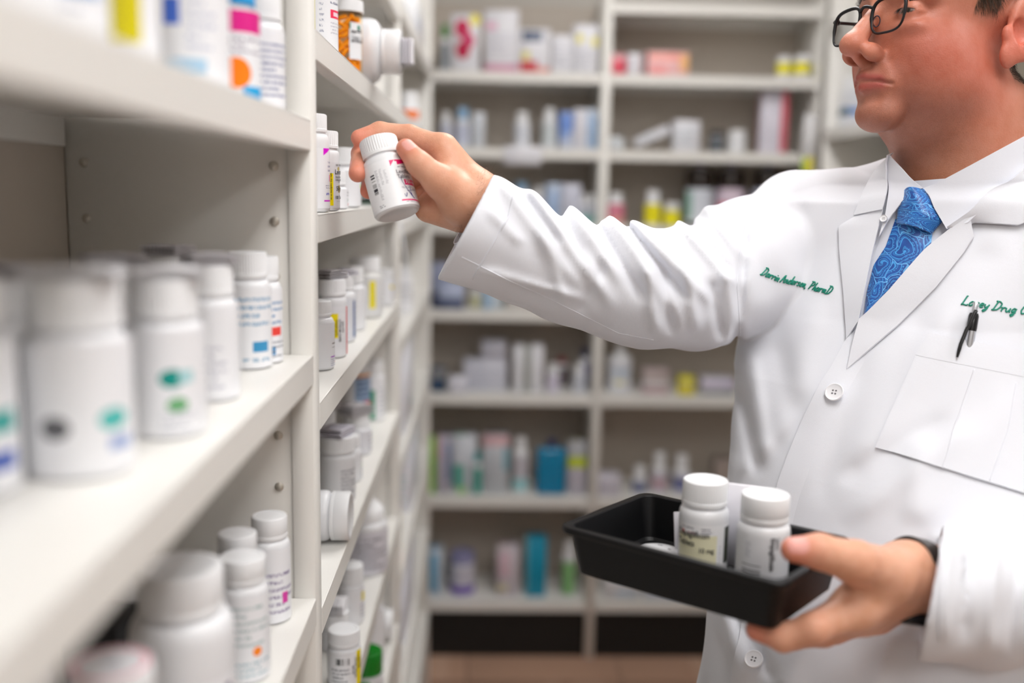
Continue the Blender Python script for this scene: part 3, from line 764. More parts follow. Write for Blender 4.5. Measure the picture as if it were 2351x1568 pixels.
# ================================================================== stock on the far left bay
g3 = 'stock on the far bay of the left row'
def B3(label, px, Xr, zi, r, h, **k):
    y = atX(px, 400, Xr)[1]; return bottle(label, (Xr - r, y, Z3[zi] + .0004), r, h, group=g3, ribs=0, **k)
B3('white vial with an orange band beyond the white bottle on its side', 961, -0.166, 6, .026, .085, ch=.028, yaw=.6, lab=[(-90, 90, .2, .8, stripe('lab_v3', ('rect', 0, 1, .3, .95, (236, 120, 40))))])
bx('white carton with mauve print beyond the held bottle', -0.19, 2.42, Z3[5] + .0006, .05, .30, .12, stripe('box_g1', ('rect', .3, .6, .3, .5, (215, 195, 215)), ('text', .2, .8, .55, .8, (190, 195, 205), 3), base=(232, 233, 238)), g3)
bx('small white carton on the far bay at eye level', -0.195, 2.72, Z3[5] + .0006, .05, .16, .10, stripe('box_g1b', ('text', .2, .8, .3, .8, (190, 195, 205), 3), base=(232, 233, 238)), g3)
bx('tall white carton with a teal mark on the far bay', -0.196, 2.25, Z3[3] + .0006, .055, .22, .19, stripe('box_g2', ('rect', .55, .75, .2, .3, (140, 190, 200)), base=(230, 231, 238)), g3)
bottle('white bottle with a dark green cap ring on the far bay', (-0.192, 2.02, Z3[3] + .0004), .023, .07, cap='green', ch=.016, ribs=0, group=g3)
bx('white carton stack with pale green print on the far bay', -0.196, 2.45, Z3[2] + .0006, .055, .24, .20, stripe('box_g3', ('text', .1, .9, .1, .9, (190, 215, 215), 9), base=(228, 229, 238)), g3)
bx('narrow yellow and orange carton on the far bay', -0.186, 2.02, Z3[2] + .0006, .03, .035, .13, stripe('box_g4', ('rect', 0, 1, .85, 1, (235, 120, 60)), ('rect', 0, 1, 0, .14, (240, 140, 120)), base=(235, 205, 40)), g3)
bx('long white carton with a blue foot low on the far bay', -0.2, 2.3, Z3[1] + .0006, .06, .26, .2, stripe('box_g5', ('text', .1, .7, .06, .22, (60, 90, 130), 2), base=(228, 230, 240)), g3)
bx('white carton at the near end of the lowest far shelf', -0.2, 2.0, Z3[1] + .0006, .06, .12, .16, stripe('box_g6', ('text', .1, .9, .3, .8, (200, 205, 215), 5), base=(232, 233, 238)), g3)
B3('plain white bottle above the carton with mauve print', 948, -0.17, 4, .025, .11, cap='white', yaw=.5, lab=[(-90, 90, .1, .9, L_gen)])
bx('flat white carton high on the far bay', -0.19, 2.5, Z3[7] + .0006, .05, .3, .09, stripe('box_g7', ('rect', .2, .6, .3, .6, (200, 210, 225)), base=(226, 228, 232)), g3)

# ================================================================== stock on the shelves across the end of the aisle
def pos(px, py, z, dy): 
    p = atY(px, py, YB + dy); return p[0]
def EB(label, zi, x0, x1, pt, kind, m, dy=0.05, depth=0.06, group='cartons on the end shelving', **k):
    """x0, x1: extent across; pt: top, all measured at the item's distance"""
    z = ZB[zi] + .0004
    y = YB + dy
    ym = {0: 1375, 1: 1135, 2: 900, 3: 705, 4: 500, 5: 335, 6: 150}[zi]
    a, b = atY(x0, ym, y)[0], atY(x1, ym, y)[0]
    top = atY((x0 + x1) / 2, pt, y)[2]
    h = max(.02, top - z); wx = b - a; cx = (a + b) / 2
    if kind == 'box':
        return bx(label, cx, y + depth / 2, z, wx, depth, h, m, group, **k)
    r = wx / 2
    if kind == 'bottle':
        lz = k.pop('lz', .85); k.setdefault('ch', h * .2); k.setdefault('cr', r * .7)
        return bottle(label, (cx, y + r, z), r, h, lab=[(-100, 100, .08, lz, m)] if m else None, ribs=0, group='bottles on the end shelving', **k)
    if kind == 'jar':
        return bottle(label, (cx, y + r, z), r, h, cr=r * .95, ch=h * .25, lab=[(-100, 100, .05, .95, m)] if m else None, ribs=0, group='bottles on the end shelving', name='jar', cat='jar', **k)
def C(name, base, *it): return label_mat(name, base, list(it), .45)
W = (222, 222, 228)
# top row
EB('slim bottle with a green cap on the top end shelf', 6, 1010, 1031, 55, 'bottle', C('k1', (150, 158, 165), ('text', .2, .8, .2, .9, (90, 96, 110), 5)), cap='green', ch=.04)
EB('white carton with a large magenta flower print', 6, 1036, 1101, 32, 'box', C('k2', W, ('disc', .38, .75, .16, (200, 20, 80), .6), ('disc', .58, .55, .14, (200, 40, 100), .6), ('disc', .4, .38, .15, (190, 10, 70), .6), ('disc', .82, .9, .1, (235, 220, 40), .6)))
EB('large white carton with a pink foot on the top end shelf', 6, 1112, 1189, 22, 'box', C('k3', W, ('rect', 0, 1, 0, .14, (215, 160, 185)), ('rect', .05, .35, .68, .8, (230, 180, 205)), ('text', .1, .9, .3, .65, (190, 190, 205), 4)))
EB('white carton with a navy cap and red foot', 6, 1191, 1262, 66, 'box', C('k4', W, ('rect', .1, .75, .72, .95, (80, 92, 118)), ('rect', .05, .6, .0, .28, (205, 70, 80)), ('rect', .6, 1, 0, .15, (230, 160, 150)), ('rect', .1, .35, .3, .5, (225, 215, 130))))
EB('white carton with grey print next to the upright, shorter one', 6, 1266, 1314, 80, 'box', C('k5', W, ('text', .1, .9, .2, .8, (180, 182, 198), 5)))
EB('white carton with two yellow spots next to the upright', 6, 1316, 1372, 56, 'box', C('k6', W, ('disc', .25, .72, .1, (235, 225, 120), .7), ('disc', .85, .66, .1, (235, 225, 120), .7), ('text', .1, .9, .1, .5, (190, 192, 205), 4)), dy=.04)
EB('small red carton on the top right end shelf', 6, 1401, 1438, 124, 'box', C('k7', (215, 80, 100), ('rect', 0, 1, .75, 1, (230, 170, 175))))
EB('small white carton beside the red one', 6, 1442, 1472, 122, 'box', C('k8', W, ('text', .1, .9, .3, .8, (190, 190, 200), 2)))
EB('pink and orange carton lying flat with a dark end', 6, 1480, 1582, 119, 'box', C('k9', (240, 190, 190), ('rect', 0, .06, 0, 1, (70, 80, 84)), ('rect', .1, .9, .68, .9, (240, 150, 135)), ('rect', .8, 1, .2, .9, (245, 190, 130)), ('rect', .12, .5, 0, .4, (245, 165, 165))), dy=.03)
EB('yellow-labelled white pot, left of two at the end upright', 6, 1788, 1822, 128, 'jar', C('k10', W, ('rect', 0, 1, .25, 1, (236, 226, 20))), dy=.02)
EB('yellow-labelled white pot, right of two at the end upright', 6, 1828, 1868, 126, 'jar', C('k11', W, ('rect', 0, 1, .25, 1, (236, 226, 20)), ('rect', .62, .7, .25, 1, (120, 120, 40))), dy=.02)
# second row
EB('slim white bottle at the left of the second end shelf', 5, 1010, 1036, 256, 'bottle', C('k12', (205, 208, 222), ('text', .2, .8, .2, .9, (150, 155, 185), 5)))
EB('white bottle with a sky blue cap', 5, 1044, 1078, 246, 'bottle', C('k13', (205, 210, 226), ('text', .2, .8, .2, .9, (160, 165, 195), 5)), cap='ltblue', ch=.035)
EB('pale grey carton third from left on the second end shelf', 5, 1083, 1112, 258, 'box', C('k14', (206, 210, 216), ('text', .1, .9, .2, .9, (165, 175, 190), 6)))
EB('white bottle standing over the shelf tag', 5, 1180, 1217, 256, 'bottle', C('k15', (220, 222, 228), ('text', .2, .8, .2, .9, (165, 175, 195), 5)), dy=.03)
EB('white bottle left of the blue carton', 5, 1244, 1278, 248, 'bottle', C('k16', (212, 216, 220), ('text', .2, .8, .1, .9, (150, 170, 165), 6)))
EB('blue carton on the second end shelf', 5, 1284, 1316, 256, 'box', C('k17', (200, 206, 222), ('rect', 0, .95, .45, .98, (100, 135, 205)), ('rect', 0, .7, .25, .5, (140, 165, 215))))
EB('white carton right of the blue carton', 5, 1318, 1346, 250, 'box', C('k18', (214, 214, 222), ('text', .1, .9, .2, .9, (200, 195, 205), 6)))
EB('pale blue striped carton against the end upright', 5, 1347, 1370, 250, 'box', C('k19', (196, 206, 220), ('rect', .1, .45, .1, .9, (150, 180, 215)), ('rect', .6, .95, .05, .8, (135, 170, 210))))
o = bx('crumpled white sachet on the second end shelf', pos(1416, 335, 0, .08), YB + .1, ZB[5] + .0004, .05, .05, .045, C('k20', (214, 218, 222)), name='sachet', cat='sachet', rz=.4, bev=.012)
o = bx('white carton leaning over on the second end shelf', pos(1500, 335, 0, .08), YB + .09, ZB[5] + .0125, .115, .05, .028, C('k21', W, ('text', .1, .9, .2, .8, (175, 185, 195), 2)), 'cartons on the end shelving', rot=(0, -.42, 0))
o.location.z = ZB[5] + .012 + .058 * math.sin(.42)
EB('white carton with grey-green print propping the leaning one', 5, 1548, 1606, 276, 'box', C('k22', W, ('text', .1, .9, .2, .8, (175, 190, 200), 4)), dy=.03)
EB('small dark pot on the second end shelf', 5, 1632, 1666, 299, 'jar', C('k23', (90, 96, 104)), cap='black')
EB('small white pot beside the dark one', 5, 1676, 1716, 298, 'jar', None)
EB('tall white carton with a red right edge', 5, 1746, 1806, 206, 'box', C('k24', (224, 220, 232), ('rect', .72, 1, .02, .98, (222, 110, 125)), ('text', .05, .6, .1, .9, (200, 200, 214), 9)))
# third row
EB('pale blue bottle showing above the sleeve', 4, 1176, 1216, 418, 'bottle', C('k25', (165, 190, 222)), cap='ltblue')
EB('white bottle showing above the sleeve', 4, 1222, 1247, 428, 'bottle', C('k26', (200, 200, 216)))
EB('pale blue carton showing above the sleeve', 4, 1252, 1286, 420, 'box', C('k27', (176, 190, 212), ('rect', .3, .7, .2, .8, (150, 178, 220))))
EB('white carton showing above the sleeve', 4, 1289, 1332, 422, 'box', C('k28', (200, 202, 216), ('text', .1, .9, .3, .9, (180, 184, 205), 5)))
EB('teal-footed vial, left of two', 4, 1332, 1348, 446, 'bottle', C('k29', (190, 194, 204), ('rect', 0, 1, 0, .45, (120, 175, 170))))
EB('teal-footed vial, right of two', 4, 1350, 1366, 446, 'bottle', C('k30', (190, 194, 204), ('rect', 0, 1, 0, .45, (120, 175, 170))))
EB('pink bottle on the third end shelf', 4, 1395, 1436, 443, 'bottle', C('k31', (206, 110, 135), ('rect', 0, 1, 0, .3, (222, 160, 150)), ('text', .2, .8, .4, .9, (230, 170, 185), 3)), ch=.02, cr=.02)
EB('white-capped bottle with a yellow label', 4, 1482, 1520, 436, 'bottle', C('k32', (236, 226, 20)), ch=.03, cr=.02)
EB('small yellow-labelled pot beside the amber bottles', 4, 1527, 1564, 466, 'jar', C('k33', (236, 226, 20)))
M_amber = mat('amber_glass', (30, 18, 12), .12)
for (a, b, lab, lm) in ((1578, 1642, 'dark amber bottle with a white and green label, leftmost of three', C('k34', (214, 220, 230), ('rect', 0, .3, .1, .9, (150, 190, 180)))), (1650, 1714, 'dark amber bottle with a pink label, middle of three', C('k35', (222, 205, 220), ('disc', .3, .45, .14, (215, 90, 110), .8))),
                        (1734, 1798, 'dark amber bottle with a blue label, rightmost of three, behind the shoulder', C('k36', (196, 200, 220), ('rect', .3, .8, .1, .5, (130, 160, 210))))):
    EB(lab, 4, a, b, 366, 'bottle', lm, cap=COLS['grey'] if 0 else mat('lilac_cap', (196, 190, 204), .4), ch=.026, cr=.015, bodymat=M_amber, name='amber_bottle', dy=.04, lz=.66)
# fourth row
EB('navy and white carton at the left of the fourth end shelf', 3, 986, 1030, 604, 'box', C('k37', (140, 146, 172), ('rect', 0, 1, 0, .35, (58, 64, 96))))
EB('flat pale blue carton below the sleeve cuff', 3, 1006, 1064, 648, 'box', C('k38', (176, 186, 212), ('rect', 0, 1, 0, .4, (90, 100, 130))), dy=.03, depth=.04)
EB('small olive pot below the sleeve', 3, 1078, 1102, 664, 'jar', C('k39', (196, 196, 160)))
EB('light blue carton below the sleeve', 3, 1108, 1152, 652, 'box', C('k40', (170, 196, 220), ('rect', .5, 1, 0, 1, (196, 206, 214))))
EB('white carton below the sleeve', 3, 1164, 1250, 640, 'box', C('k41', (214, 210, 206)))
# fifth row
EB('dark blue carton at the left of the fifth end shelf', 2, 984, 1022, 846, 'box', C('k42', (120, 120, 122), ('rect', 0, 1, 0, .55, (36, 66, 98))))
EB('flat white carton beside the dark blue one', 2, 1030, 1072, 866, 'box', C('k43', (218, 218, 228)), dy=.02, depth=.04)
EB('wide white carton at the bottom of the carton pile', 2, 1064, 1162, 826, 'box', C('k44', (206, 207, 218), ('text', .2, .9, .1, .9, (180, 184, 200), 5)), dy=.07)
o = EB('white carton on top of the carton pile', 2, 1104, 1160, 786, 'box', C('k45', (204, 204, 216), ('text', .1, .9, .1, .9, (184, 186, 200), 3)), dy=.075)
z0 = ZB[2] + .0004; pile = atY(1113, 826, YB + .07)[2]
hh = o.dimensions.z if False else None
o.location.z = pile + .0006
for v in o.data.vertices: v.co.z *= (atY(1132, 784, YB + .075)[2] - pile) / (atY(1132, 786, YB + .075)[2] - z0)
EB('tall white carton, left of the upright pair', 2, 1178, 1206, 793, 'box', C('k46', (226, 226, 232), ('rect', .75, 1, 0, 1, (186, 190, 186))))
EB('tall white carton, right of the upright pair', 2, 1210, 1246, 793, 'box', C('k47', (226, 226, 232), ('rect', 0, .3, 0, 1, (190, 192, 190))))
EB('small white bottle with a lilac label on the fifth end shelf', 2, 1256, 1284, 838, 'bottle', C('k48', (214, 208, 226)), dy=.03)
EB('dark red-topped bottle behind the small lilac one', 2, 1272, 1306, 822, 'bottle', C('k49', (110, 100, 104)), cap=mat('dull_red_cap', (150, 70, 66), .5), dy=.13)
EB('small white bottle left of the navy one', 2, 1316, 1344, 838, 'bottle', C('k50', (206, 210, 220)), dy=.03)
EB('navy and lilac bottle against the upright', 2, 1330, 1352, 802, 'bottle', C('k51', (110, 108, 150), ('rect', 0, 1, 0, .4, (48, 58, 88))), cap='navy', dy=.08)
EB('big white bottle with a conical shoulder on the right fifth shelf', 2, 1398, 1452, 796, 'bottle', C('k52', (218, 220, 228), ('rect', .3, .7, .5, .75, (186, 200, 214)), ('rect', .35, .6, .2, .35, (226, 222, 170))), ch=.03, cr=.014)
EB('grey and pink carton on the right fifth shelf', 2, 1476, 1536, 850, 'box', C('k53', (170, 156, 152), ('rect', 0, 1, .35, .6, (216, 210, 212)), ('rect', 0, 1, .0, .25, (206, 180, 186))))
EB('yellow pot on the right fifth shelf', 2, 1558, 1600, 868, 'jar', C('k54', (226, 212, 70)), cap='yellow', dy=.03)
EB('white carton with lilac stripe at the coat edge', 2, 1612, 1686, 868, 'box', C('k55', (206, 204, 210), ('rect', 0, 1, .5, .85, (200, 190, 215)), ('rect', 0, 1, .1, .3, (150, 156, 160))), dy=.03)
# sixth row
EB('lime green carton at the left of the sixth end shelf', 1, 983, 998, 1006, 'box', C('k56', (140, 200, 40)))
EB('mauve and grey carton on the sixth end shelf', 1, 1001, 1034, 1002, 'box', C('k57', (186, 180, 192), ('rect', 0, .3, .6, 1, (200, 160, 175)), ('rect', .7, 1, .2, .9, (110, 130, 170))))
EB('white carton with teal corner on the sixth end shelf', 1, 1038, 1092, 1000, 'box', C('k58', (208, 212, 220), ('rect', .05, .5, .1, .5, (90, 175, 160)), ('rect', .2, .6, 0, .12, (170, 215, 140))))
EB('teal tube between two white cartons', 1, 1086, 1104, 1042, 'bottle', C('k59', (80, 175, 160)), cap='teal', dy=.02)
EB('white carton with a pink heading on the sixth end shelf', 1, 1107, 1166, 1000, 'box', C('k60', (196, 200, 206), ('rect', 0, 1, .82, 1, (205, 165, 170)), ('rect', .8, 1, .4, .8, (130, 180, 195)), ('text', .1, .75, .2, .75, (170, 175, 185), 6)))
EB('slim white bottle with pale aqua foot', 1, 1176, 1212, 1008, 'bottle', C('k61', (200, 196, 204), ('rect', 0, 1, 0, .35, (165, 215, 220))), cap='white')
def pouch(label, zi, x0, x1, pt, m, dy):
    y = YB + dy; z = ZB[zi] + .0004
    ym = {0: 1375, 1: 1135}[zi]
    a, b = atY(x0, ym, y)[0], atY(x1, ym, y)[0]; h = atY((x0 + x1) / 2, pt, y)[2] - z
    t = thing('mouthwash_bottle', label, 'bottle', ((a + b) / 2, y + .025, z), group='turquoise bottles on the end shelving')
    wx = b - a
    link('body', box_mesh('body', -wx / 2, wx / 2, -.022, .022, 0, h * .84, .012, 4), m, t)
    link('neck', lathe_mesh('neck', [(.012, h * .83), (.012, h * .87)], 20), m, t)
    link('cap', lathe_mesh('cap', [(.015, h * .86), (.015, h * .985), (.013, h)], 24), COLS['navy'] if zi else COLS['white'], t)
M_aqua = mat('turquoise_liquid_bottle', (0, 130, 175), .2)
pouch('deep turquoise flat bottle on the sixth end shelf', 1, 1232, 1298, 1012, M_aqua, .04)
EB('white carton with a lime green band against the upright', 1, 1302, 1344, 1016, 'box', C('k62', (196, 192, 204), ('rect', 0, 1, .52, .72, (190, 205, 20)), ('rect', 0, 1, .72, 1, (170, 172, 176))))
EB('flat white carton above the black tray corner', 1, 1368, 1424, 1092, 'box', C('k63', (206, 202, 212), ('text', .1, .9, .2, .8, (180, 178, 196), 2)), dy=.03)
EB('small dropper bottle with a navy label, shortest of three', 1, 1453, 1486, 1074, 'bottle', C('k64', (206, 206, 216), ('rect', 0, 1, .15, .75, (96, 108, 150))), ch=.03)
EB('white dropper bottle with a pink label, tallest of three', 1, 1497, 1533, 1044, 'bottle', C('k65', (214, 210, 222), ('rect', 0, 1, .2, .7, (200, 170, 182))), ch=.045)
EB('dropper bottle with a blue-violet label, nearest the coat', 1, 1547, 1586, 1050, 'bottle', C('k66', (206, 206, 220), ('rect', 0, 1, .2, .8, (110, 118, 165))), ch=.045)
EB('brown-grey carton half behind the coat', 1, 1640, 1690, 1058, 'box', C('k67', (160, 146, 138)), dy=.1)
# bottom row
EB('blue and white carton at the left of the lowest end shelf', 0, 984, 1016, 1262, 'box', C('k68', (196, 206, 218), ('rect', 0, .6, .1, .9, (90, 165, 205))))
EB('white jar with violet lid and violet foot', 0, 1031, 1089, 1276, 'jar', C('k69', (206, 204, 216), ('rect', 0, 1, 0, .3, (110, 80, 180)), ('text', .2, .8, .4, .9, (190, 188, 206), 3)), cap=mat('violet_lid', (150, 150, 190), .4))
EB('pink and white carton on the lowest end shelf', 0, 1140, 1190, 1256, 'box', C('k70', (206, 198, 206), ('rect', .1, .6, .4, .9, (216, 186, 198)), ('rect', 0, .5, .1, .25, (222, 214, 180))))
EB('turquoise carton on the lowest end shelf', 0, 1206, 1252, 1236, 'box', C('k71', (0, 150, 185), ('rect', 0, .12, 0, 1, (120, 190, 205))))
EB('pale green tube on the lowest end shelf', 0, 1290, 1320, 1250, 'bottle', C('k72', (140, 195, 130)), dy=.04)
EB('flat white carton under the tray on the lowest end shelf', 0, 1388, 1470, 1338, 'box', C('k73', (214, 212, 214), ('rect', .3, .9, .2, .6, (190, 205, 220))), dy=.03)
EB('flat blue-printed carton under the tray on the lowest end shelf', 0, 1480, 1590, 1342, 'box', C('k74', (206, 210, 218), ('text', .1, .9, .2, .8, (150, 175, 205), 2)), dy=.03)
# shelf tag clipped to the lip, and the hanging card on the end upright
p0 = atY(1157, 340, YB - .004); p1 = atY(1244, 340, YB - .004)
t = thing('shelf_tag', 'white shelf tag clipped to the lip of the second end shelf', 'shelf tag', ((p0[0] + p1[0]) / 2, YB - .004, ZB[5] - .05))
wx = p1[0] - p0[0]
link('card', box_mesh('card', -wx / 2, wx / 2, -.0015, 0, 0, .056, .0005, 1), mat('tag_card', (222, 222, 228), .5), t)
link('clip', box_mesh('clip', -.012, .012, 0.0, .0035, .03, .056, .0004, 1), M_metalclip, t)
t = thing('hanging_card', 'narrow white and yellow carton strip hanging on the end upright', 'card', (atY(1852, 400, 3.09)[0], 3.09, 1.60))
link('upper_half', box_mesh('upper_half', -.017, .017, -.008, .008, .072, .20, .002, 1), mat('strip_white', (220, 220, 222), .5), t)
link('lower_half', box_mesh('lower_half', -.017, .017, -.008, .008, 0, .072, .002, 1), C('k75', (226, 214, 60), ('rect', 0, .25, 0, 1, (120, 180, 70))), t)
link('hook', box_mesh('hook', -.004, .004, .008, .0605, .18, .19, .001, 1), M_metalclip, t)
# right unit stock
for i, (yy, hh, lm, lab) in enumerate(((3.03, .15, C('k76', (222, 224, 228), ('rect', 0, 1, .3, .5, (70, 96, 110)), ('rect', .5, .9, .5, .55, (70, 130, 190))), 'white bottle with a slate band on the side shelving, farthest of three'),
                                       (2.95, .145, C('k77', (220, 222, 230), ('rect', 0, 1, .3, .48, (70, 130, 200))), 'white bottle with a blue band on the side shelving, middle of three'),
                                       (2.87, .14, C('k78', (222, 222, 228), ('rect', 0, 1, .3, .45, (190, 120, 130))), 'white bottle with a red band on the side shelving, beside the chin'))):
    bottle(lab, (1.042 + .05, yy, 1.7575), .033, hh, ch=.03, ribs=0, group='bottles on the side shelving', yaw=-1.1, lab=[(-100, 100, .05, .9, lm)])
# ================================================================== sculpting by distance fields
def V3(*a): return np.array(a, dtype=np.float64)
def sd_sphere(p, c, r): return np.linalg.norm(p - c, axis=1) - r
def sd_ell(p, c, rad, R=None):
    q = p - c
    if R is not None: q = q @ R
    rad = np.asarray(rad, dtype=np.float64)
    k0 = np.linalg.norm(q / rad, axis=1); k1 = np.linalg.norm(q / (rad * rad), axis=1)
    return np.where(k1 > 1e-9, k0 * (k0 - 1.0) / np.maximum(k1, 1e-9), -rad.min())
def sd_cone(p, a, b, ra, rb):
    """capsule whose radius runs linearly from ra to rb"""
    ab = b - a
    t = np.clip(((p - a) @ ab) / (ab @ ab), 0, 1)
    return np.linalg.norm(p - a - t[:, None] * ab, axis=1) - (ra + (rb - ra) * t)
def smin(a, b, k):
    if k <= 0: return np.minimum(a, b)
    h = np.clip(0.5 + 0.5 * (b - a) / k, 0, 1)
    return b + (a - b) * h - k * h * (1 - h)
def smax(a, b, k): return -smin(-a, -b, k)
def nets(f, lo, hi, h, blk=8, slop=1.6, project=2):
    """naive surface nets over a sparse lattice; returns verts, quads"""
    lo = np.asarray(lo, float); hi = np.asarray(hi, float)
    nb = np.ceil((hi - lo) / (h * blk)).astype(int)
    dims = nb * blk
    gx, gy, gz = [lo[i] + (np.arange(nb[i]) * blk + (blk - 1) / 2) * h for i in range(3)]
    cen = np.stack(np.meshgrid(gx, gy, gz, indexing='ij'), -1).reshape(-1, 3)
    dc = np.concatenate([f(c) for c in np.array_split(cen, max(1, len(cen) // 200000))])
    keep = np.abs(dc) < blk * h * 0.87 * slop
    D = np.repeat(np.repeat(np.repeat(dc.reshape(nb).astype(np.float32), blk, 0), blk, 1), blk, 2)
    off = np.stack(np.meshgrid(*[np.arange(blk)] * 3, indexing='ij'), -1).reshape(-1, 3)
    bi = np.stack(np.unravel_index(np.nonzero(keep)[0], nb), -1)
    for ch in np.array_split(bi, max(1, len(bi) // 500)):
        if not len(ch): continue
        idx = (ch[:, None, :] * blk + off[None]).reshape(-1, 3)
        D[idx[:, 0], idx[:, 1], idx[:, 2]] = f(lo + idx * h)
    S = D < 0
    c8 = [(i, j, k) for i in (0, 1) for j in (0, 1) for k in (0, 1)]
    n = dims - 1
    cnt = np.zeros(n, np.int8)
    for (i, j, k) in c8: cnt += S[i:i + n[0], j:j + n[1], k:k + n[2]]
    act = (cnt > 0) & (cnt < 8)
    ci = np.stack(np.nonzero(act), -1)
    vid = -np.ones(n, np.int64); vid[act] = np.arange(len(ci))
    vals = {c: D[ci[:, 0] + c[0], ci[:, 1] + c[1], ci[:, 2] + c[2]] for c in c8}
    acc = np.zeros((len(ci), 3)); num = np.zeros(len(ci))
    for a in c8:
        for ax in range(3):
            if a[ax]: continue
            b = list(a); b[ax] = 1; b = tuple(b)
            va, vb = vals[a], vals[b]
            m = (va < 0) != (vb < 0)
            t = va / np.where(np.abs(va - vb) < 1e-12, 1e-12, va - vb)
            p = np.tile(np.array(a, float), (len(ci), 1)); p[:, ax] += t
            acc[m] += p[m]; num[m] += 1
    verts = lo + (ci + acc / num[:, None]) * h
    quads = []
    for ax in range(3):
        sl0 = [slice(None)] * 3; sl1 = [slice(None)] * 3
        sl0[ax] = slice(0, -1); sl1[ax] = slice(1, None)
        ed = S[tuple(sl0)] != S[tuple(sl1)]
        e = np.stack(np.nonzero(ed), -1)
        o = [i for i in range(3) if i != ax]
        ok = (e[:, o[0]] > 0) & (e[:, o[1]] > 0) & (e[:, o[0]] < n[o[0]]) & (e[:, o[1]] < n[o[1]])
        e = e[ok]
        flip = S[e[:, 0], e[:, 1], e[:, 2]]
        q = []
        for (u, v) in ((-1, -1), (0, -1), (0, 0), (-1, 0)):
            c = e.copy(); c[:, o[0]] += u; c[:, o[1]] += v
            q.append(vid[c[:, 0], c[:, 1], c[:, 2]])
        q = np.stack(q, -1)
        if ax == 1: flip = ~flip
        q[~flip] = q[~flip][:, ::-1]
        quads.append(q)
    quads = np.concatenate(quads)
    quads = quads[(quads >= 0).all(1)]
    for _ in range(project):
        e = h * 0.5
        d0 = f(verts)
        g = np.stack([f(verts + np.eye(3)[i] * e) - f(verts - np.eye(3)[i] * e) for i in range(3)], -1) / (2 * e)
        gn = np.maximum((g * g).sum(1), 0.05)
        verts = verts - np.clip(d0 / gn, -h, h)[:, None] * g
    return verts, quads
def np_mesh(name, verts, faces, smooth=True):
    me = bpy.data.meshes.new(name)
    nf, k = faces.shape
    me.vertices.add(len(verts)); me.loops.add(nf * k); me.polygons.add(nf)
    me.vertices.foreach_set('co', np.ascontiguousarray(verts, np.float32).ravel())
    me.loops.foreach_set('vertex_index', np.ascontiguousarray(faces, np.int32).ravel())
    me.polygons.foreach_set('loop_start', np.arange(0, nf * k, k, dtype=np.int32))
    me.polygons.foreach_set('use_smooth', np.full(nf, smooth))
    me.update(calc_edges=True); me.validate()
    return me
_rs = np.random.RandomState(11)
_ND = _rs.normal(size=(24, 3)); _ND /= np.linalg.norm(_ND, axis=1)[:, None]; _NP = _rs.uniform(0, 2 * PI, 24)
def wob(p, scale, n=8, o=0):
    """cheap smooth noise, about -1..1"""
    r = np.zeros(len(p))
    for i in range(n): r += np.sin((p @ _ND[(i + o) % 24]) * (2 * PI / scale) * (0.7 + 0.6 * ((i * 7 + o) % 5) / 5) + _NP[(i + o) % 24])
    return r / (n * 0.5) ** 0.5 / 1.6
# ================================================================== the pharmacist
person = thing('person', 'pharmacist in a white lab coat and blue paisley tie, reaching for a bottle', 'person', (0.40, 1.10, 0.0))
PLOC = np.array([0.40, 1.10, 0.0])
def plink(name, me, m=None, parent=None, label=None):
    o = link(name, me, m, parent or person, label=label)
    if parent is None: o.location = tuple(-PLOC)
    return o
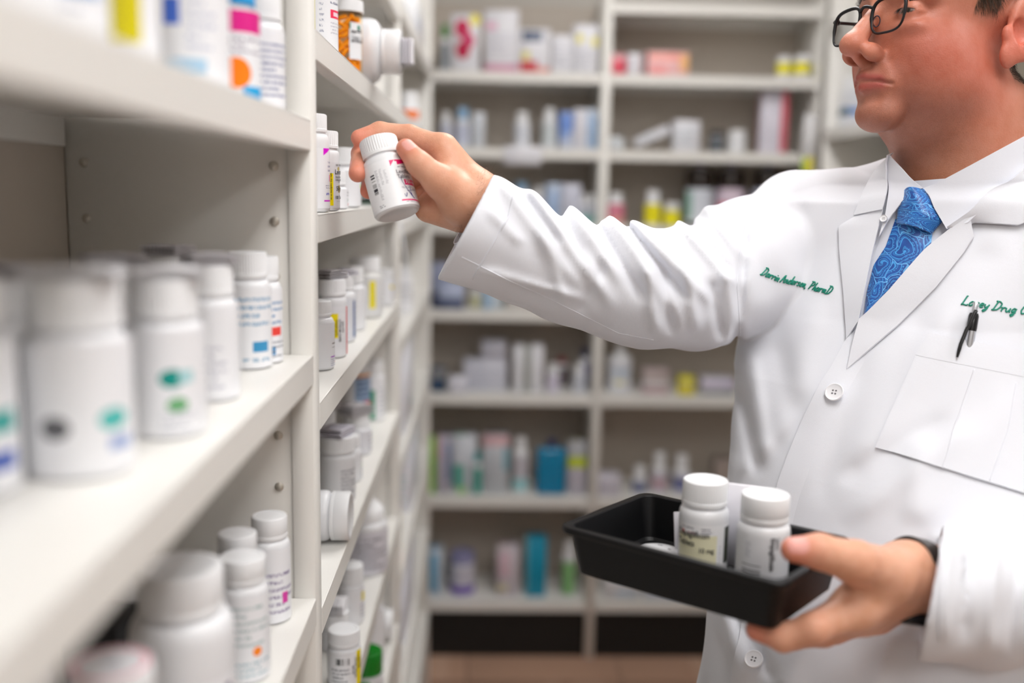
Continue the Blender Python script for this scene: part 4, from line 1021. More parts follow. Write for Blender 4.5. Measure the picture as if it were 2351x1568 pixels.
# ------------------------------------------------------------------ head frame (x forward, y his left, z up; z=0 at the eyes)
def head_frame():
    y, p, r = 0.34, -0.153, 0.065
    f = V3(-math.cos(y) * math.cos(p), -math.sin(y) * math.cos(p), -math.sin(p))
    l0 = V3(math.sin(y), -math.cos(y), 0)
    u0 = np.cross(f, l0)
    l = l0 * math.cos(r) + u0 * math.sin(r)
    return np.stack([f, l, np.cross(f, l)], 1)
HR = head_frame(); HS = 0.97; HO = PT(2164, 77.9, 1.0895)
def h2w(p): return HO + HS * (np.asarray(p, float) @ HR.T)
def w2h(p): return (p - HO) @ HR / HS
def both(fn): return [fn(1), fn(-1)]
def head_sdf(P_):
    q = P_
    y = np.abs(q[:, 1]); qs = np.stack([q[:, 0], y, q[:, 2]], 1)
    d = sd_ell(q, V3(-.016, 0, .045), (.102, .077, .090))
    d = smin(d, sd_ell(qs, V3(.036, 0, -.02), (.055, .058, .082)), .026)
    d = smin(d, sd_ell(q, V3(.045, 0, .045), (.050, .062, .045)), .02)
    d = smin(d, sd_ell(qs, V3(.015, .034, -.062), (.056, .038, .052)), .025)        # jowls
    d = smin(d, sd_ell(qs, V3(.044, .034, -.036), (.036, .026, .030)), .02)         # cheeks
    d = smin(d, sd_ell(q, V3(.073, 0, -.069), (.027, .033, .030)), .014)            # muzzle
    d = smin(d, sd_ell(q, V3(.0735, 0, -.1060), (.0215, .027, .0195)), .016)           # chin
    d = smin(d, sd_ell(qs, V3(-.006, 0, -.110), (.054, .050, .029)), .020)            # under the chin
    d = smin(d, sd_cone(q, V3(-.050, 0, -.09), V3(-.076, -.006, -.27), .072, .076), .025)   # neck
    d = smin(d, sd_cone(qs, V3(-.034, .018, -.12), V3(-.056, .016, -.24), .036, .044), .022)
    d = smin(d, sd_cone(qs, V3(.090, .010, .020), V3(.070, .050, .017), .009, .008), .012)  # brow
    # sockets, eyeballs, lids
    d = smax(d, -sd_ell(qs, V3(.105, .034, -.001), (.019, .021, .014)), .012)
    d = smin(d, sd_sphere(qs, V3(.0745, .033, -.001), .0125), .001)
    lid = smax(sd_sphere(qs, V3(.0740, .033, -.001), .0142), -(qs[:, 2] - .0008 + .30 * (qs[:, 0] - .0875) + .35 * (y - .033) ** 2 / .01), .0015)
    d = smin(d, lid, .002)
    lid2 = smax(sd_sphere(qs, V3(.0742, .033, -.0015), .0138), (qs[:, 2] + .0062 - .20 * (y - .033) ** 2 / .01), .0015)
    d = smin(d, lid2, .003)
    d = smin(d, sd_ell(qs, V3(.072, .035, -.019), (.016, .018, .008)), .010)          # pouch below the eye
    # nose
    d = smin(d, sd_cone(q, V3(.094, 0, .006), V3(.117, 0, -.034), .0070, .0115), .011)
    d = smin(d, sd_ell(q, V3(.1215, 0, -.0405), (.0130, .0140, .0115)), .008)
    d = smin(d, sd_ell(qs, V3(.1055, .0152, -.0468), (.0142, .0068, .0100)), .006)
    d = smin(d, sd_cone(q, V3(.112, 0, -.052), V3(.100, 0, -.057), .0046, .006), .005)
    d = smax(d, -sd_ell(qs, V3(.1115, .0090, -.0545), (.0085, .0036, .0060)), .0020)
    # fold from nostril to mouth corner, groove behind the wing
    d = smax(d, -sd_cone(qs, V3(.0985, .0235, -.040), V3(.092, .0250, -.053), .0014, .0018), .006)
    d = smax(d, -sd_cone(qs, V3(.0925, .030, -.055), V3(.080, .040, -.083), .0010, .0008), .010)
    # lips
    d = smin(d, sd_cone(qs, V3(.0840, .0240, -.0755), V3(.0995, .0045, -.0695), .0026, .0052), .006)
    d = smin(d, sd_ell(q, V3(.0995, 0, -.0700), (.0058, .008, .0052)), .004)
    d = smin(d, sd_cone(qs, V3(.0830, .0220, -.0785), V3(.0970, 0.0, -.0820), .0028, .0062), .006)
    d = smax(d, -sd_cone(qs, V3(.1065, 0, -.0758), V3(.0940, .0190, -.0762), .0014, .0014), .0022)
    d = smax(d, -sd_cone(qs, V3(.0940, .0190, -.0762), V3(.0850, .0285, -.0785), .0014, .0018), .003)
    d = smax(d, -sd_cone(qs, V3(.1020, 0, -.0945), V3(.0940, .016, -.0935), .0035, .002), .010)
    # ears: a tilted plate, hollowed on its outer side, with lobe and tragus
    ax = np.stack([V3(.93, -.36, .0), V3(.36, .93, .0), V3(-.16, .0, .987)], 1)
    for i in range(3): ax[:, i] /= np.linalg.norm(ax[:, i])
    ec = V3(-.036, .0830, -.002)
    e = sd_ell(qs, ec, (.0220, .0085, .0350), ax)
    e = smin(e, sd_ell(qs, V3(-.0195, .0785, -.0335), (.0110, .0060, .0150)), .014)
    e = smax(e, -sd_ell(qs, ec + ax[:, 1] * .0085 + ax[:, 0] * .000, (.0160, .0070, .0280), ax), .003)
    e = smax(e, -sd_ell(qs, ec + ax[:, 1] * .004 + ax[:, 0] * .006 - ax[:, 2] * .006, (.0110, .0085, .0140), ax), .003)
    e = smin(e, sd_cone(qs, ec + ax[:, 1] * .0040 - ax[:, 0] * .004 - ax[:, 2] * .021, ec + ax[:, 1] * .0045 - ax[:, 0] * .0095 + ax[:, 2] * .004, .0040, .0034), .004)  # antihelix
    e = smin(e, sd_ell(qs, V3(-.0120, .0785, -.012), (.0045, .0040, .0075)), .007)     # tragus
    d = smin(d, e, .007)
    return d
def build_head():
    v, f = nets(head_sdf, (-.125, -.105, -.275), (.14, .105, .145), .00165, slop=1.9)
    return v, f
# ------------------------------------------------------------------ hands
def chain(p, pts, k):
    d = None
    for (a, ra), (b, rb) in zip(pts[:-1], pts[1:]):
        c = sd_cone(p, a, b, ra, rb)
        d = c if d is None else smin(d, c, k)
    return d
RH = dict(
    wrist=PT(1100, 462, 1.020), fore=PT(1195, 545, 1.034), fore2=PT(1290, 590, 1.05),
    i=[PT(1016, 343, 1.020), PT(940, 312, 1.028), PT(872, 303, 1.030), PT(825, 317, 1.024)],
    m=[PT(1018, 372, 1.040), PT(900, 338, 1.058), PT(830, 354, 1.034), PT(821, 398, .996)],
    r=[PT(1016, 408, 1.045), PT(912, 408, 1.062), PT(854, 415, 1.042), PT(846, 438, 1.026)],
    p=[PT(1016, 445, 1.035), PT(945, 462, 1.052), PT(900, 470, 1.044), PT(888, 478, 1.034)],
    t=[PT(1062, 462, 1.004), PT(1012, 418, .988), PT(962, 376, .984), PT(932, 341, .990)])
FR = dict(i=(.0140, .0112, .0102, .0088), m=(.0142, .0115, .0102, .0090), r=(.0138, .0108, .0096, .0085), p=(.0130, .0098, .0086, .0076), t=(.0200, .0162, .0118, .0098))
def rhand_sdf(p):
    H_ = RH
    d = sd_cone(p, H_['wrist'], H_['fore'], .0285, .029)
    # palm: metacarpals from the wrist to each knuckle
    for k, r0, r1 in (('i', .020, .0165), ('m', .021, .0170), ('r', .020, .0165), ('p', .019, .0155)):
        d = smin(d, sd_cone(p, H_['wrist'] * .85 + H_[k][0] * .15, H_[k][0], r0, r1), .014)
    d = smin(d, sd_cone(p, PT(1052, 488, 1.030), PT(985, 478, 1.024), .020, .0150), .014)      # heel of the hand
    fin = None
    for k in 'imrp':
        c = chain(p, list(zip(H_[k], FR[k])), .004)
        d = smin(d, c, .006 if fin is None else .005)
        fin = c
    d = smin(d, sd_cone(p, H_['wrist'] * .55 + H_['t'][0] * .45, H_['t'][0], .024, .0200), .014)
    th = chain(p, list(zip(H_['t'], FR['t'])), .006)
    d = smin(d, th, .009)
    d = smin(d, sd_cone(p, H_['t'][1] * .6 + H_['t'][0] * .4, H_['i'][0] * .8 + H_['t'][0] * .2, .0100, .0120), .012)   # web
    return d
LH = dict(
    wrist=PT(2092, 1322, .862), fore=PT(2230, 1350, .885), fore2=PT(2400, 1375, .92),
    i=[PT(1958, 1400, .820), PT(1868, 1442, .800), PT(1798, 1464, .808), PT(1738, 1446, .822)],
    m=[PT(1985, 1408, .846), PT(1890, 1450, .838), PT(1815, 1462, .850), PT(1755, 1446, .862)],
    r=[PT(2010, 1408, .870), PT(1915, 1446, .872), PT(1840, 1456, .888), PT(1785, 1440, .900)],
    p=[PT(2030, 1398, .892), PT(1955, 1432, .902), PT(1895, 1440, .916), PT(1850, 1428, .926)],
    t=[PT(2040, 1320, .830), PT(1965, 1292, .800), PT(1882, 1266, .790), PT(1822, 1262, .790)])
LFR = dict(i=(.0165, .0125, .0110, .0090), m=(.0160, .0122, .0108, .0090), r=(.0155, .0116, .0102, .0086), p=(.0140, .0102, .0090, .0078), t=(.0215, .0172, .0135, .0102))
def lhand_sdf(p):
    H_ = LH
    d = sd_cone(p, H_['wrist'], H_['fore'], .0290, .034)
    d = smin(d, sd_cone(p, H_['fore'], H_['fore2'], .034, .040), .02)
    for k, r0, r1 in (('i', .022, .0185), ('m', .022, .0180), ('r', .021, .0170), ('p', .019, .0155)):
        d = smin(d, sd_cone(p, H_['wrist'] * .85 + H_[k][0] * .15, H_[k][0], r0, r1), .016)
    for j, k in enumerate('imrp'):
        d = smin(d, chain(p, list(zip(H_[k], LFR[k])), .005), .008)
    d = smin(d, sd_cone(p, H_['wrist'] * .6 + H_['t'][0] * .4, H_['t'][0], .025, .0215), .016)
    d = smin(d, chain(p, list(zip(H_['t'], LFR['t'])), .006), .010)
    d = smin(d, sd_cone(p, H_['t'][1] * .5 + H_['t'][0] * .5, H_['i'][0] * .7 + H_['t'][0] * .3, .0120, .0150), .014)
    return d
def bounds(*pts, m=.05):
    a = np.array(pts); return a.min(0) - m, a.max(0) + m
def _unit4(p): q = p - p.mean(0); return q / np.maximum(np.linalg.norm(q, axis=1), 1e-9)[:, None]
def build_body():
    vh, fh = build_head()
    col_h = head_colour(vh)
    parts = [(h2w(vh), fh, col_h)]
    for H_, f in ((RH, rhand_sdf), (LH, lhand_sdf)):
        lo, hi = bounds(H_['wrist'], H_['fore'], *H_['i'], *H_['m'], *H_['r'], *H_['p'], *H_['t'], m=.045)
        v, q = nets(f, lo, hi, .0014)
        parts.append((v, q, hand_colour(v, H_, FR if H_ is RH else LFR)))
    V = np.concatenate([a for a, _, _ in parts]); C = np.concatenate([c for _, _, c in parts])
    F = []; o = 0
    for a, q, _ in parts: F.append(q + o); o += len(a)
    n0, n1 = len(F[0]), len(F[0]) + len(F[1])
    F = np.concatenate(F)
    # upper arms and shoulders under the clothes, joined on ring by ring
    cen = V[F].mean(1)
    def near(lo, hi, tgt): return lo + int(np.argmin(np.linalg.norm(cen[lo:hi] - tgt, axis=1)))
    drop = []; newV = []; newF = []
    nv = len(V)
    for (lo, hi, H_, nb, path) in ((n0, n1, RH, V3(-.075, -.04, -.272), [PT(2010, 520, 1.18), PT(1830, 560, 1.215), PT(1600, 650, 1.145), PT(1490, 652, 1.105), PT(1330, 600, 1.06)]),
                                   (n1, len(F), LH, V3(-.075, .04, -.272), [PT(2420, 560, 1.06), PT(2620, 640, 1.0), PT(2600, 950, .985), PT(2560, 1300, .965), PT(2400, 1385, .92)])):
        qa = near(0, n0, h2w(nb)); 
        end = H_['fore'] + _n(H_['fore'] - H_['wrist']) * .031
        qb = near(lo, hi, end)
        drop += [qa, qb]
        prev = list(F[qa][::-1]); last = list(F[qb])
        pts = [V[F[qa]].mean(0)] + path + [V[F[qb]].mean(0)]
        for i in range(1, len(pts) - 1):
            ax = _n(pts[i + 1] - pts[i - 1])
            ref = V[prev[0]] - (V[prev].mean(0) if i == 1 else pts[i - 1]) if i == 1 else newV[prev[0] - nv] - pts[i - 1]
            e1_ = ref - ax * (ref @ ax); e1_ = _n(e1_); e2_ = np.cross(ax, e1_)
            k0 = V[prev[1]] - V[prev[0]] if i == 1 else newV[prev[1] - nv] - newV[prev[0] - nv]
            if k0 @ e2_ < 0: e2_ = -e2_
            ring = []
            for (c_, s_) in ((1, 0), (0, 1), (-1, 0), (0, -1)):
                ring.append(nv + len(newV)); newV.append(pts[i] + .038 * (c_ * e1_ + s_ * e2_))
            for j in range(4): newF.append((prev[j], prev[(j + 1) % 4], ring[(j + 1) % 4], ring[j]))
            prev = ring
        # match the last ring to the hand's end face
        P4 = np.array([newV[i - nv] for i in prev]); best = None
        for cand in [last[k:] + last[:k] for k in range(4)] + [last[::-1][k:] + last[::-1][:k] for k in range(4)]:
            sc = np.linalg.norm(_unit4(P4) - _unit4(V[cand]), axis=1).sum()
            if best is None or sc < best[0]: best = (sc, cand)
        for j in range(4): newF.append((prev[j], prev[(j + 1) % 4], best[1][(j + 1) % 4], best[1][j]))
    F = [np.delete(F, drop, 0), np.array(newF, int)]
    V = np.concatenate([V, np.array(newV)])
    C = np.concatenate([C, np.tile(np.append(lin((216, 160, 136)), .1), (len(newV), 1))])
    me = np_mesh('body', V, np.concatenate(F))
    at = me.color_attributes.new('tone', 'FLOAT_COLOR', 'POINT')
    at.data.foreach_set('color', C.astype(np.float32).ravel())
    return me
def lin(c): return np.array(srgb(*c)[:3])
def gauss(p, c, s): return np.exp(-((p - c) ** 2).sum(1) / (2 * s * s))
def mixc(C, col, w): return C + (col - C) * np.clip(w, 0, 1)[:, None]
def hair_mask(v):
    x, y, z = v[:, 0], np.abs(v[:, 1]), v[:, 2]
    top = 1 / (1 + np.exp(-(z - .082 + .25 * np.maximum(x, 0) * 0) / .004)) * (x < .088)
    sidez = np.where(x > .024, .075, np.where(x > -.004, .006 - .5 * (x - .024) * 0, np.where(x > -.05, .036, -.05)))
    side = 1 / (1 + np.exp(-(z - sidez) / .003)) * (x < .05)
    m = np.maximum(top, side)
    return np.where((y > .080) & (x < -.012) & (z < .045), 0, m)
def head_colour(v):
    vs = np.stack([v[:, 0], np.abs(v[:, 1]), v[:, 2]], 1)
    C = np.tile(lin((202, 138, 114)), (len(v), 1))
    C = mixc(C, lin((188, 102, 86)), .75 * gauss(vs, V3(.06, .05, -.045), .036))
    C = mixc(C, lin((184, 100, 82)), .75 * gauss(vs, V3(.01, .065, -.060), .040))
    C = mixc(C, lin((200, 116, 96)), .7 * gauss(vs, V3(.118, 0, -.042), .014))
    C = mixc(C, lin((196, 118, 96)), .6 * gauss(vs, V3(.088, 0, -.108), .018))
    C = mixc(C, lin((210, 120, 102)), .9 * gauss(vs, V3(-.026, .083, -.015), .024))
    C = mixc(C, lin((96, 78, 64)), .8 * hair_mask(v))
    # stubble shade: cool tint over jaw and neck
    w = 1 / (1 + np.exp((v[:, 2] + .078) / .010)) * np.clip((v[:, 0] + .03) / .04, 0, 1)
    C = mixc(C, lin((160, 112, 96)), .55 * w)
    C = mixc(C, lin((178, 122, 92)), .7 / (1 + np.exp((v[:, 2] + .15) / .012)))
    C = mixc(C, lin((172, 116, 100)), .5 * gauss(vs, V3(.1, .012, -.062), .010))
    # lips
    lip = np.maximum(np.exp(-(((v[:, 2] + .0705 + .12 * np.abs(v[:, 1])) / .0042) ** 2)), np.exp(-(((v[:, 2] + .0815 - .08 * np.abs(v[:, 1])) / .0050) ** 2)))
    lip *= (v[:, 0] > .084) * np.clip((.027 - np.abs(v[:, 1])) / .006, 0, 1)
    C = mixc(C, lin((172, 84, 78)), .9 * lip)
    # eyes
    e = V3(.0745, .033, -.001)
    re = np.linalg.norm(vs - e, axis=1)
    ball = (np.abs(re - .0125) < .0007) & (vs[:, 0] > .078)
    C[ball] = lin((196, 182, 176))
    dv = (vs - e) / re[:, None]
    gz = V3(.90, .20, -.30); gz /= np.linalg.norm(gz)
    ang = dv @ gz
    C[ball & (ang > .88)] = lin((74, 72, 62)); C[ball & (ang > .965)] = lin((14, 12, 12))
    st = np.clip(w * .9 + .8 * gauss(vs, V3(.095, .018, -.062), .014), 0, 1) * (1 - lip) * (v[:, 2] > -.2)
    return np.concatenate([C, np.maximum(st, .12)[:, None]], 1)
def hand_colour(v, H_, R_):
    C = np.tile(lin((226, 172, 144)), (len(v), 1))
    for k in 'imrpt':
        a, b = H_[k][2], H_[k][3]
        C = mixc(C, lin((226, 128, 108)), .75 * gauss(v, b, .014))
        C = mixc(C, lin((214, 138, 112)), .45 * gauss(v, H_[k][1], .011))
    C = mixc(C, lin((206, 120, 100)), .5 * gauss(v, (H_['r'][0] + H_['p'][0]) / 2, .022))
    C = mixc(C, lin((208, 150, 116)), .85 * gauss(v, H_['wrist'] * .4 + H_['fore'] * .6, .034))
    for nail in NAILS.get(id(H_), []):
        c, ax, up, L_, W_ = nail
        q = v - c
        s = np.cross(up, ax)
        m = ((q @ ax) / L_) ** 4 + ((q @ s) / W_) ** 4
        w = np.clip((1.15 - m) / .3, 0, 1) * ((q @ up) > -.004)
        C = mixc(C, lin((238, 176, 168)), .85 * w)
    return np.concatenate([C, np.full((len(C), 1), .06)], 1)
NAILS = {}
VIEW = -C2W[:, 2] * 1.0
def nail(a, b, toward, t=.72, L_=.0068, W_=.0058, r=.0095):
    ax = (b - a) / np.linalg.norm(b - a)
    up = toward - ax * (toward @ ax); up /= np.linalg.norm(up)
    return (a + (b - a) * t + up * r, ax, up, L_, W_)
cam_p = np.array([0, 0, EYE_H])
def tocam(p): u = cam_p - p; return u / np.linalg.norm(u)
NAILS[id(RH)] = [nail(RH['t'][2], RH['t'][3], tocam(RH['t'][3]) + .55 * C2W[:, 1] + .25 * C2W[:, 0], t=.85, r=.0102), nail(RH['m'][2], RH['m'][3], -C2W[:, 0] + .3 * tocam(RH['m'][3]), t=.75)]
NAILS[id(LH)] = [nail(LH['t'][2], LH['t'][3], tocam(LH['t'][3]) + .5 * C2W[:, 1], t=.95, r=.0108, L_=.008, W_=.007)]
def skin_mat():
    g = NT('skin')
    at = g.n('ShaderNodeVertexColor'); at.layer_name = 'tone'
    tc = g.n('ShaderNodeTexCoord')
    n1 = g.noise(60, 4, tc.outputs['Object'], .6)
    n2 = g.noise(2000, 2, tc.outputs['Object'])
    f1 = g.math('MULTIPLY', g.math('SUBTRACT', n1, .38), 2.0)
    f1n = g.n('ShaderNodeClamp'); g.l(f1, f1n.inputs[0])
    hs = g.n('ShaderNodeHueSaturation'); hs.inputs['Saturation'].default_value = 1.12; hs.inputs['Value'].default_value = .86
    g.l(at.outputs[0], hs.inputs['Color'])
    c = g.mix(f1n.outputs[0], at.outputs[0], hs.outputs[0])
    sp = g.math('MULTIPLY', g.math('GREATER_THAN', n2, .60), g.math('MULTIPLY', at.outputs[1], .55))
    c = g.mix(sp, c, srgb(96, 66, 58))
    g.l(c, g.b.inputs['Base Color'])
    g.b.inputs['Roughness'].default_value = .42
    g.b.inputs['Specular IOR Level'].default_value = .36
    g.b.inputs['Subsurface Weight'].default_value = .18
    g.b.inputs['Subsurface Radius'].default_value = (.006, .0025, .0015)
    g.b.inputs['Subsurface Scale'].default_value = .6
    g.bump(g.math('ADD', g.noise(700, 3, tc.outputs['Object']), g.noise(160, 3, tc.outputs['Object'])), .45, .0006)
    return g.m
import time as _t
_t0 = _t.time()
body = plink('body', build_body(), skin_mat())
print('body', len(body.data.vertices), _t.time() - _t0)
# ------------------------------------------------------------------ lab coat
def torso_frame(yaw): return V3(-math.sin(yaw), -math.cos(yaw), 0), V3(math.cos(yaw), -math.sin(yaw), 0)   # facing, his left
# sections: height, front midline point (x, y), facing angle, half width, half depth
SEC = []
for (px, py, d, yaw, a, b) in ((2150, 428, 1.075, 36, .110, .080), (2110, 470, 1.065, 36, .190, .108), (2055, 590, 1.062, 38, .205, .128), (1985, 740, 1.058, 42, .198, .145), (1918, 905, 1.040, 47, .195, .156),
                               (1860, 1100, 1.020, 55, .190, .166), (1795, 1330, 1.005, 62, .190, .170), (1733, 1518, 1.000, 67, .190, .168), (1700, 1750, 1.01, 68, .195, .160), (1700, 2150, 1.05, 68, .205, .158)):
    p = PT(px, py, d); F_, L_ = torso_frame(math.radians(yaw))
    c = p - F_ * b
    SEC.append((p[2], c[0], c[1], math.radians(yaw), a, b))
SEC.sort()
SECA = np.array(SEC)
ZHEM = SECA[0, 0] + .02
def torso_sdf(p):
    z = np.clip(p[:, 2], SECA[0, 0], SECA[-1, 0])
    it = lambda k: np.interp(z, SECA[:, 0], SECA[:, k])
    cx, cy, yw, a, b = (it(k) for k in range(1, 6))
    dx, dy = p[:, 0] - cx, p[:, 1] - cy
    s, c = np.sin(yw), np.cos(yw)
    u = dx * c - dy * s           # towards his left
    w_ = -dx * s - dy * c         # towards the front
    n = 2.25
    k = (np.abs(u / a) ** n + np.abs(w_ / b) ** n + 1e-12) ** (1 / n)
    d = (k - 1) * np.minimum(a, b) * 1.05
    dz = np.maximum(p[:, 2] - SECA[-1, 0], 0)
    return np.sqrt(np.maximum(d, 0) ** 2 + dz ** 2) + np.minimum(d, 0), u, w_
ARM = [(PT(1830, 560, 1.215), .078), (PT(1705, 622, 1.185), .076), (PT(1600, 660, 1.145), .0655), (PT(1490, 664, 1.105), .0600), (PT(1390, 642, 1.075), .0545), (PT(1290, 614, 1.052), .0490), (PT(1170, 563, 1.032), .0480), (PT(1060, 520, 1.018), .0515), (PT(960, 490, 1.010), .0530)]
LARM = [(PT(2610, 600, 1.00), .074), (PT(2590, 900, .985), .062), (PT(2560, 1250, .965), .056), (PT(2440, 1375, .925), .056), (PT(2260, 1372, .885), .0535), (PT(2112, 1355, .862), .0520), (PT(2040, 1346, .850), .0520)]
def chain_uv(p, pts):
    """distance to a tapered chain plus arc length along it, used for the folds"""
    best = np.full(len(p), 1e9); arc = np.zeros(len(p)); acc = 0.0
    for (a, ra), (b, rb) in zip(pts[:-1], pts[1:]):
        ab = b - a; L_ = np.linalg.norm(ab)
        t = np.clip(((p - a) @ ab) / (ab @ ab), 0, 1)
        d = np.linalg.norm(p - a - t[:, None] * ab, axis=1) - (ra + (rb - ra) * t)
        m = d < best
        best = np.where(m, d, best); arc = np.where(m, acc + t * L_, arc)
        acc += L_
    return best, arc
def smooth_chain(p, pts, k):
    d = None
    for (a, ra), (b, rb) in zip(pts[:-1], pts[1:]):
        c = sd_cone(p, a, b, ra, rb); d = c if d is None else smin(d, c, k)
    return d
CUFF_N = _n(ARM[-1][0] - ARM[-2][0]); CUFF_P = PT(1068, 520, 1.02)
CUFF_N = _n(CUFF_N + .24 * C2W[:, 1] - .05 * C2W[:, 2])
LCUFF_N = _n(_n(LARM[-1][0] - LARM[-2][0]) - .75 * C2W[:, 2]); LCUFF_P = PT(2136, 1355, .862)
UPV = V3(0, 0, 1)
def ridge(x): return 1 - 2 * np.abs((x - np.floor(x)) - .5) * 2       # -1..1 triangle
def rfold(x, sharp=2.0): return np.abs(np.sin(PI * x)) ** (1 / sharp)
def pxy(p):
    c = (p - cam_p) @ C2W
    return CX - FPX * c[:, 0] / c[:, 2], CY + FPX * c[:, 1] / c[:, 2]
def fold(X, Y, x0, y0, x1, y1, wd, amp, out=None):
    """one soft crease laid along a line on the cloth: wd half width, amp height; added into out"""
    pad = wd * 2.6
    m = np.nonzero((X > min(x0, x1) - pad) & (X < max(x0, x1) + pad) & (Y > min(y0, y1) - pad) & (Y < max(y0, y1) + pad))[0]
    if not len(m): return
    dx, dy = x1 - x0, y1 - y0; L_ = math.hypot(dx, dy); ux, uy = dx / L_, dy / L_
    x, y = X[m] - x0, Y[m] - y0
    t = (x * ux + y * uy) / L_
    s = (-x * uy + y * ux) / wd
    e = np.clip(np.minimum((t + .08) / .25, (1.08 - t) / .25), 0, 1)
    out[m] += amp * e * e * (3 - 2 * e) * np.exp(-s * s)
# creases of the right sleeve and the front of the coat (where they run, half width, height)
RF = [(1140, 400, 1330, 660, 17, .0055), (1200, 405, 1405, 700, 17, .0075), (1285, 425, 1420, 640, 17, .0075), (1375, 445, 1560, 735, 17, .0075), (1430, 480, 1640, 700, 14, .006), (1520, 455, 1700, 660, 16, .008), (1610, 460, 1715, 600, 16, .006),
      (1240, 520, 1300, 700, 14, .004), (1480, 600, 1510, 770, 16, .006), (1570, 590, 1600, 760, 16, .006), (1390, 600, 1330, 720, 16, -.004), (1660, 620, 1700, 760, 16, .006), (1100, 620, 1350, 690, 12, .004), (1120, 480, 1200, 560, 12, .003),
      (1240, 420, 1345, 600, 12, -.007), (1325, 450, 1480, 690, 12, -.007), (1405, 480, 1580, 690, 11, -.008), (1555, 480, 1690, 640, 11, -.010), (1520, 620, 1545, 770, 12, -.006), (1200, 445, 1290, 560, 12, -.005), (1712, 520, 1690, 800, 13, -.008), (1630, 640, 1660, 780, 12, -.006)]
TF = [(1800, 430, 1720, 760, 26, .006), (1850, 470, 1760, 640, 20, -.004), (1735, 560, 1700, 700, 16, -.010), (1880, 700, 1790, 1000, 36, .005), (1770, 700, 1830, 1000, 30, -.006), (1720, 800, 1760, 1060, 22, .006), (1840, 940, 1690, 1090, 22, .004), (1700, 900, 1740, 1090, 16, -.005),
      (2200, 700, 1960, 1080, 40, .006), (2280, 560, 2080, 760, 36, -.004), (2230, 980, 1950, 1190, 30, .005), (2180, 960, 1930, 1100, 26, -.005), (2330, 900, 2120, 1200, 36, .004), (1650, 1380, 1720, 1568, 20, .006), (1690, 1400, 1780, 1568, 18, -.006), (1850, 1420, 1800, 1600, 30, .005), (2060, 1440, 2000, 1600, 24, .005), (2110, 1000, 2100, 1200, 34, .004),
      (1990, 820, 1880, 1150, 30, -.004), (1830, 620, 1780, 800, 24, .003)]
LFO = [(2180, 1230, 2170, 1480, 14, .0035), (2230, 1225, 2215, 1470, 14, -.0035), (2290, 1230, 2270, 1500, 16, .004), (2340, 1250, 2320, 1500, 14, -.004)]
def coat_sdf(p, cut=True):
    t, u, w_ = torso_sdf(p)
    X, Y = pxy(p)
    front = np.clip((w_ + .02) / .05, 0, 1)
    # shoulder yokes
    t = smin(t, sd_cone(p, PT(2080, 492, 1.150), PT(1830, 512, 1.205), .050, .062), .040)
    t = smin(t, sd_cone(p, PT(2330, 425, 1.13), PT(2570, 560, 1.02), .058, .066), .04)
    disp = np.zeros(len(p))
    for a in TF: fold(X, Y, *a, out=disp)
    disp += .0018 * wob(p, .11, 8) 
    t = t - disp * front
    # right sleeve
    s_d = smooth_chain(p, ARM, .03)
    dsp = np.zeros(len(p))
    camside = np.clip((cam_p - p) @ V3(0, 1, 0), -1, 1)
    for a in RF: fold(X, Y, *a, out=dsp)
    dsp += .0012 * wob(p, .05, 8, 3)
    arm = s_d - dsp
    lim = (p - CUFF_P) @ CUFF_N
    arm = smax(arm, lim, .002)
    arm = smax(arm, -np.maximum(s_d + .0062, -(lim + .022)), .0015)
    # left sleeve
    l_d = smooth_chain(p, LARM, .03)
    dl = np.zeros(len(p))
    for a in LFO: fold(X, Y, *a, out=dl)
    dl += .0012 * wob(p, .05, 8, 5)
    la = l_d - dl
    lim2 = (p - LCUFF_P) @ LCUFF_N
    la = smax(la, lim2, .002)
    la = smax(la, -np.maximum(l_d + .0062, -(lim2 + .022)), .0015)
    d = smin(t, arm, .007)
    d = smin(d, la, .012)
    d = smax(d, ZHEM - p[:, 2], .004)
    # neck opening
    if cut: d = smax(d, -sd_cone(p, h2w(V3(-.052, 0, -.10)), h2w(V3(-.080, -.006, -.33)), .076, .068), .01)
    return d
def cloth_mat(name, col, scale=1600, rough=.85, strength=.18):
    g = NT(name)
    tc = g.n('ShaderNodeTexCoord')
    n1 = g.noise(14, 3, tc.outputs['Object'])
    c = srgb(*col)
    g.l(g.mix(g.math('MULTIPLY', n1, .35), c, tuple(x * .94 for x in c[:3]) + (1,)), g.b.inputs['Base Color'])
    g.b.inputs['Roughness'].default_value = rough
    g.b.inputs['Specular IOR Level'].default_value = .2
    g.b.inputs['Sheen Weight'].default_value = .15
    g.bump(g.math('ADD', g.noise(scale, 2, tc.outputs['Object']), g.math('MULTIPLY', g.noise(90, 3, tc.outputs['Object']), 2.0)), strength, .0006)
    return g.m
M_coat = cloth_mat('white_coat_cloth', (231, 233, 240))
M_shirt = cloth_mat('white_shirt_cloth', (226, 228, 236), 2200)
_t0 = _t.time()
_lo = np.array([-.06, .72, ZHEM - .02]); _hi = np.array([.80, 1.42, 1.66])
_v, _f = nets(coat_sdf, _lo, _hi, .0032, slop=1.8, project=1)
coat = plink('lab_coat', np_mesh('lab_coat', _v, _f), M_coat, label='long white lab coat')
print('coat', len(_v), _t.time() - _t0)
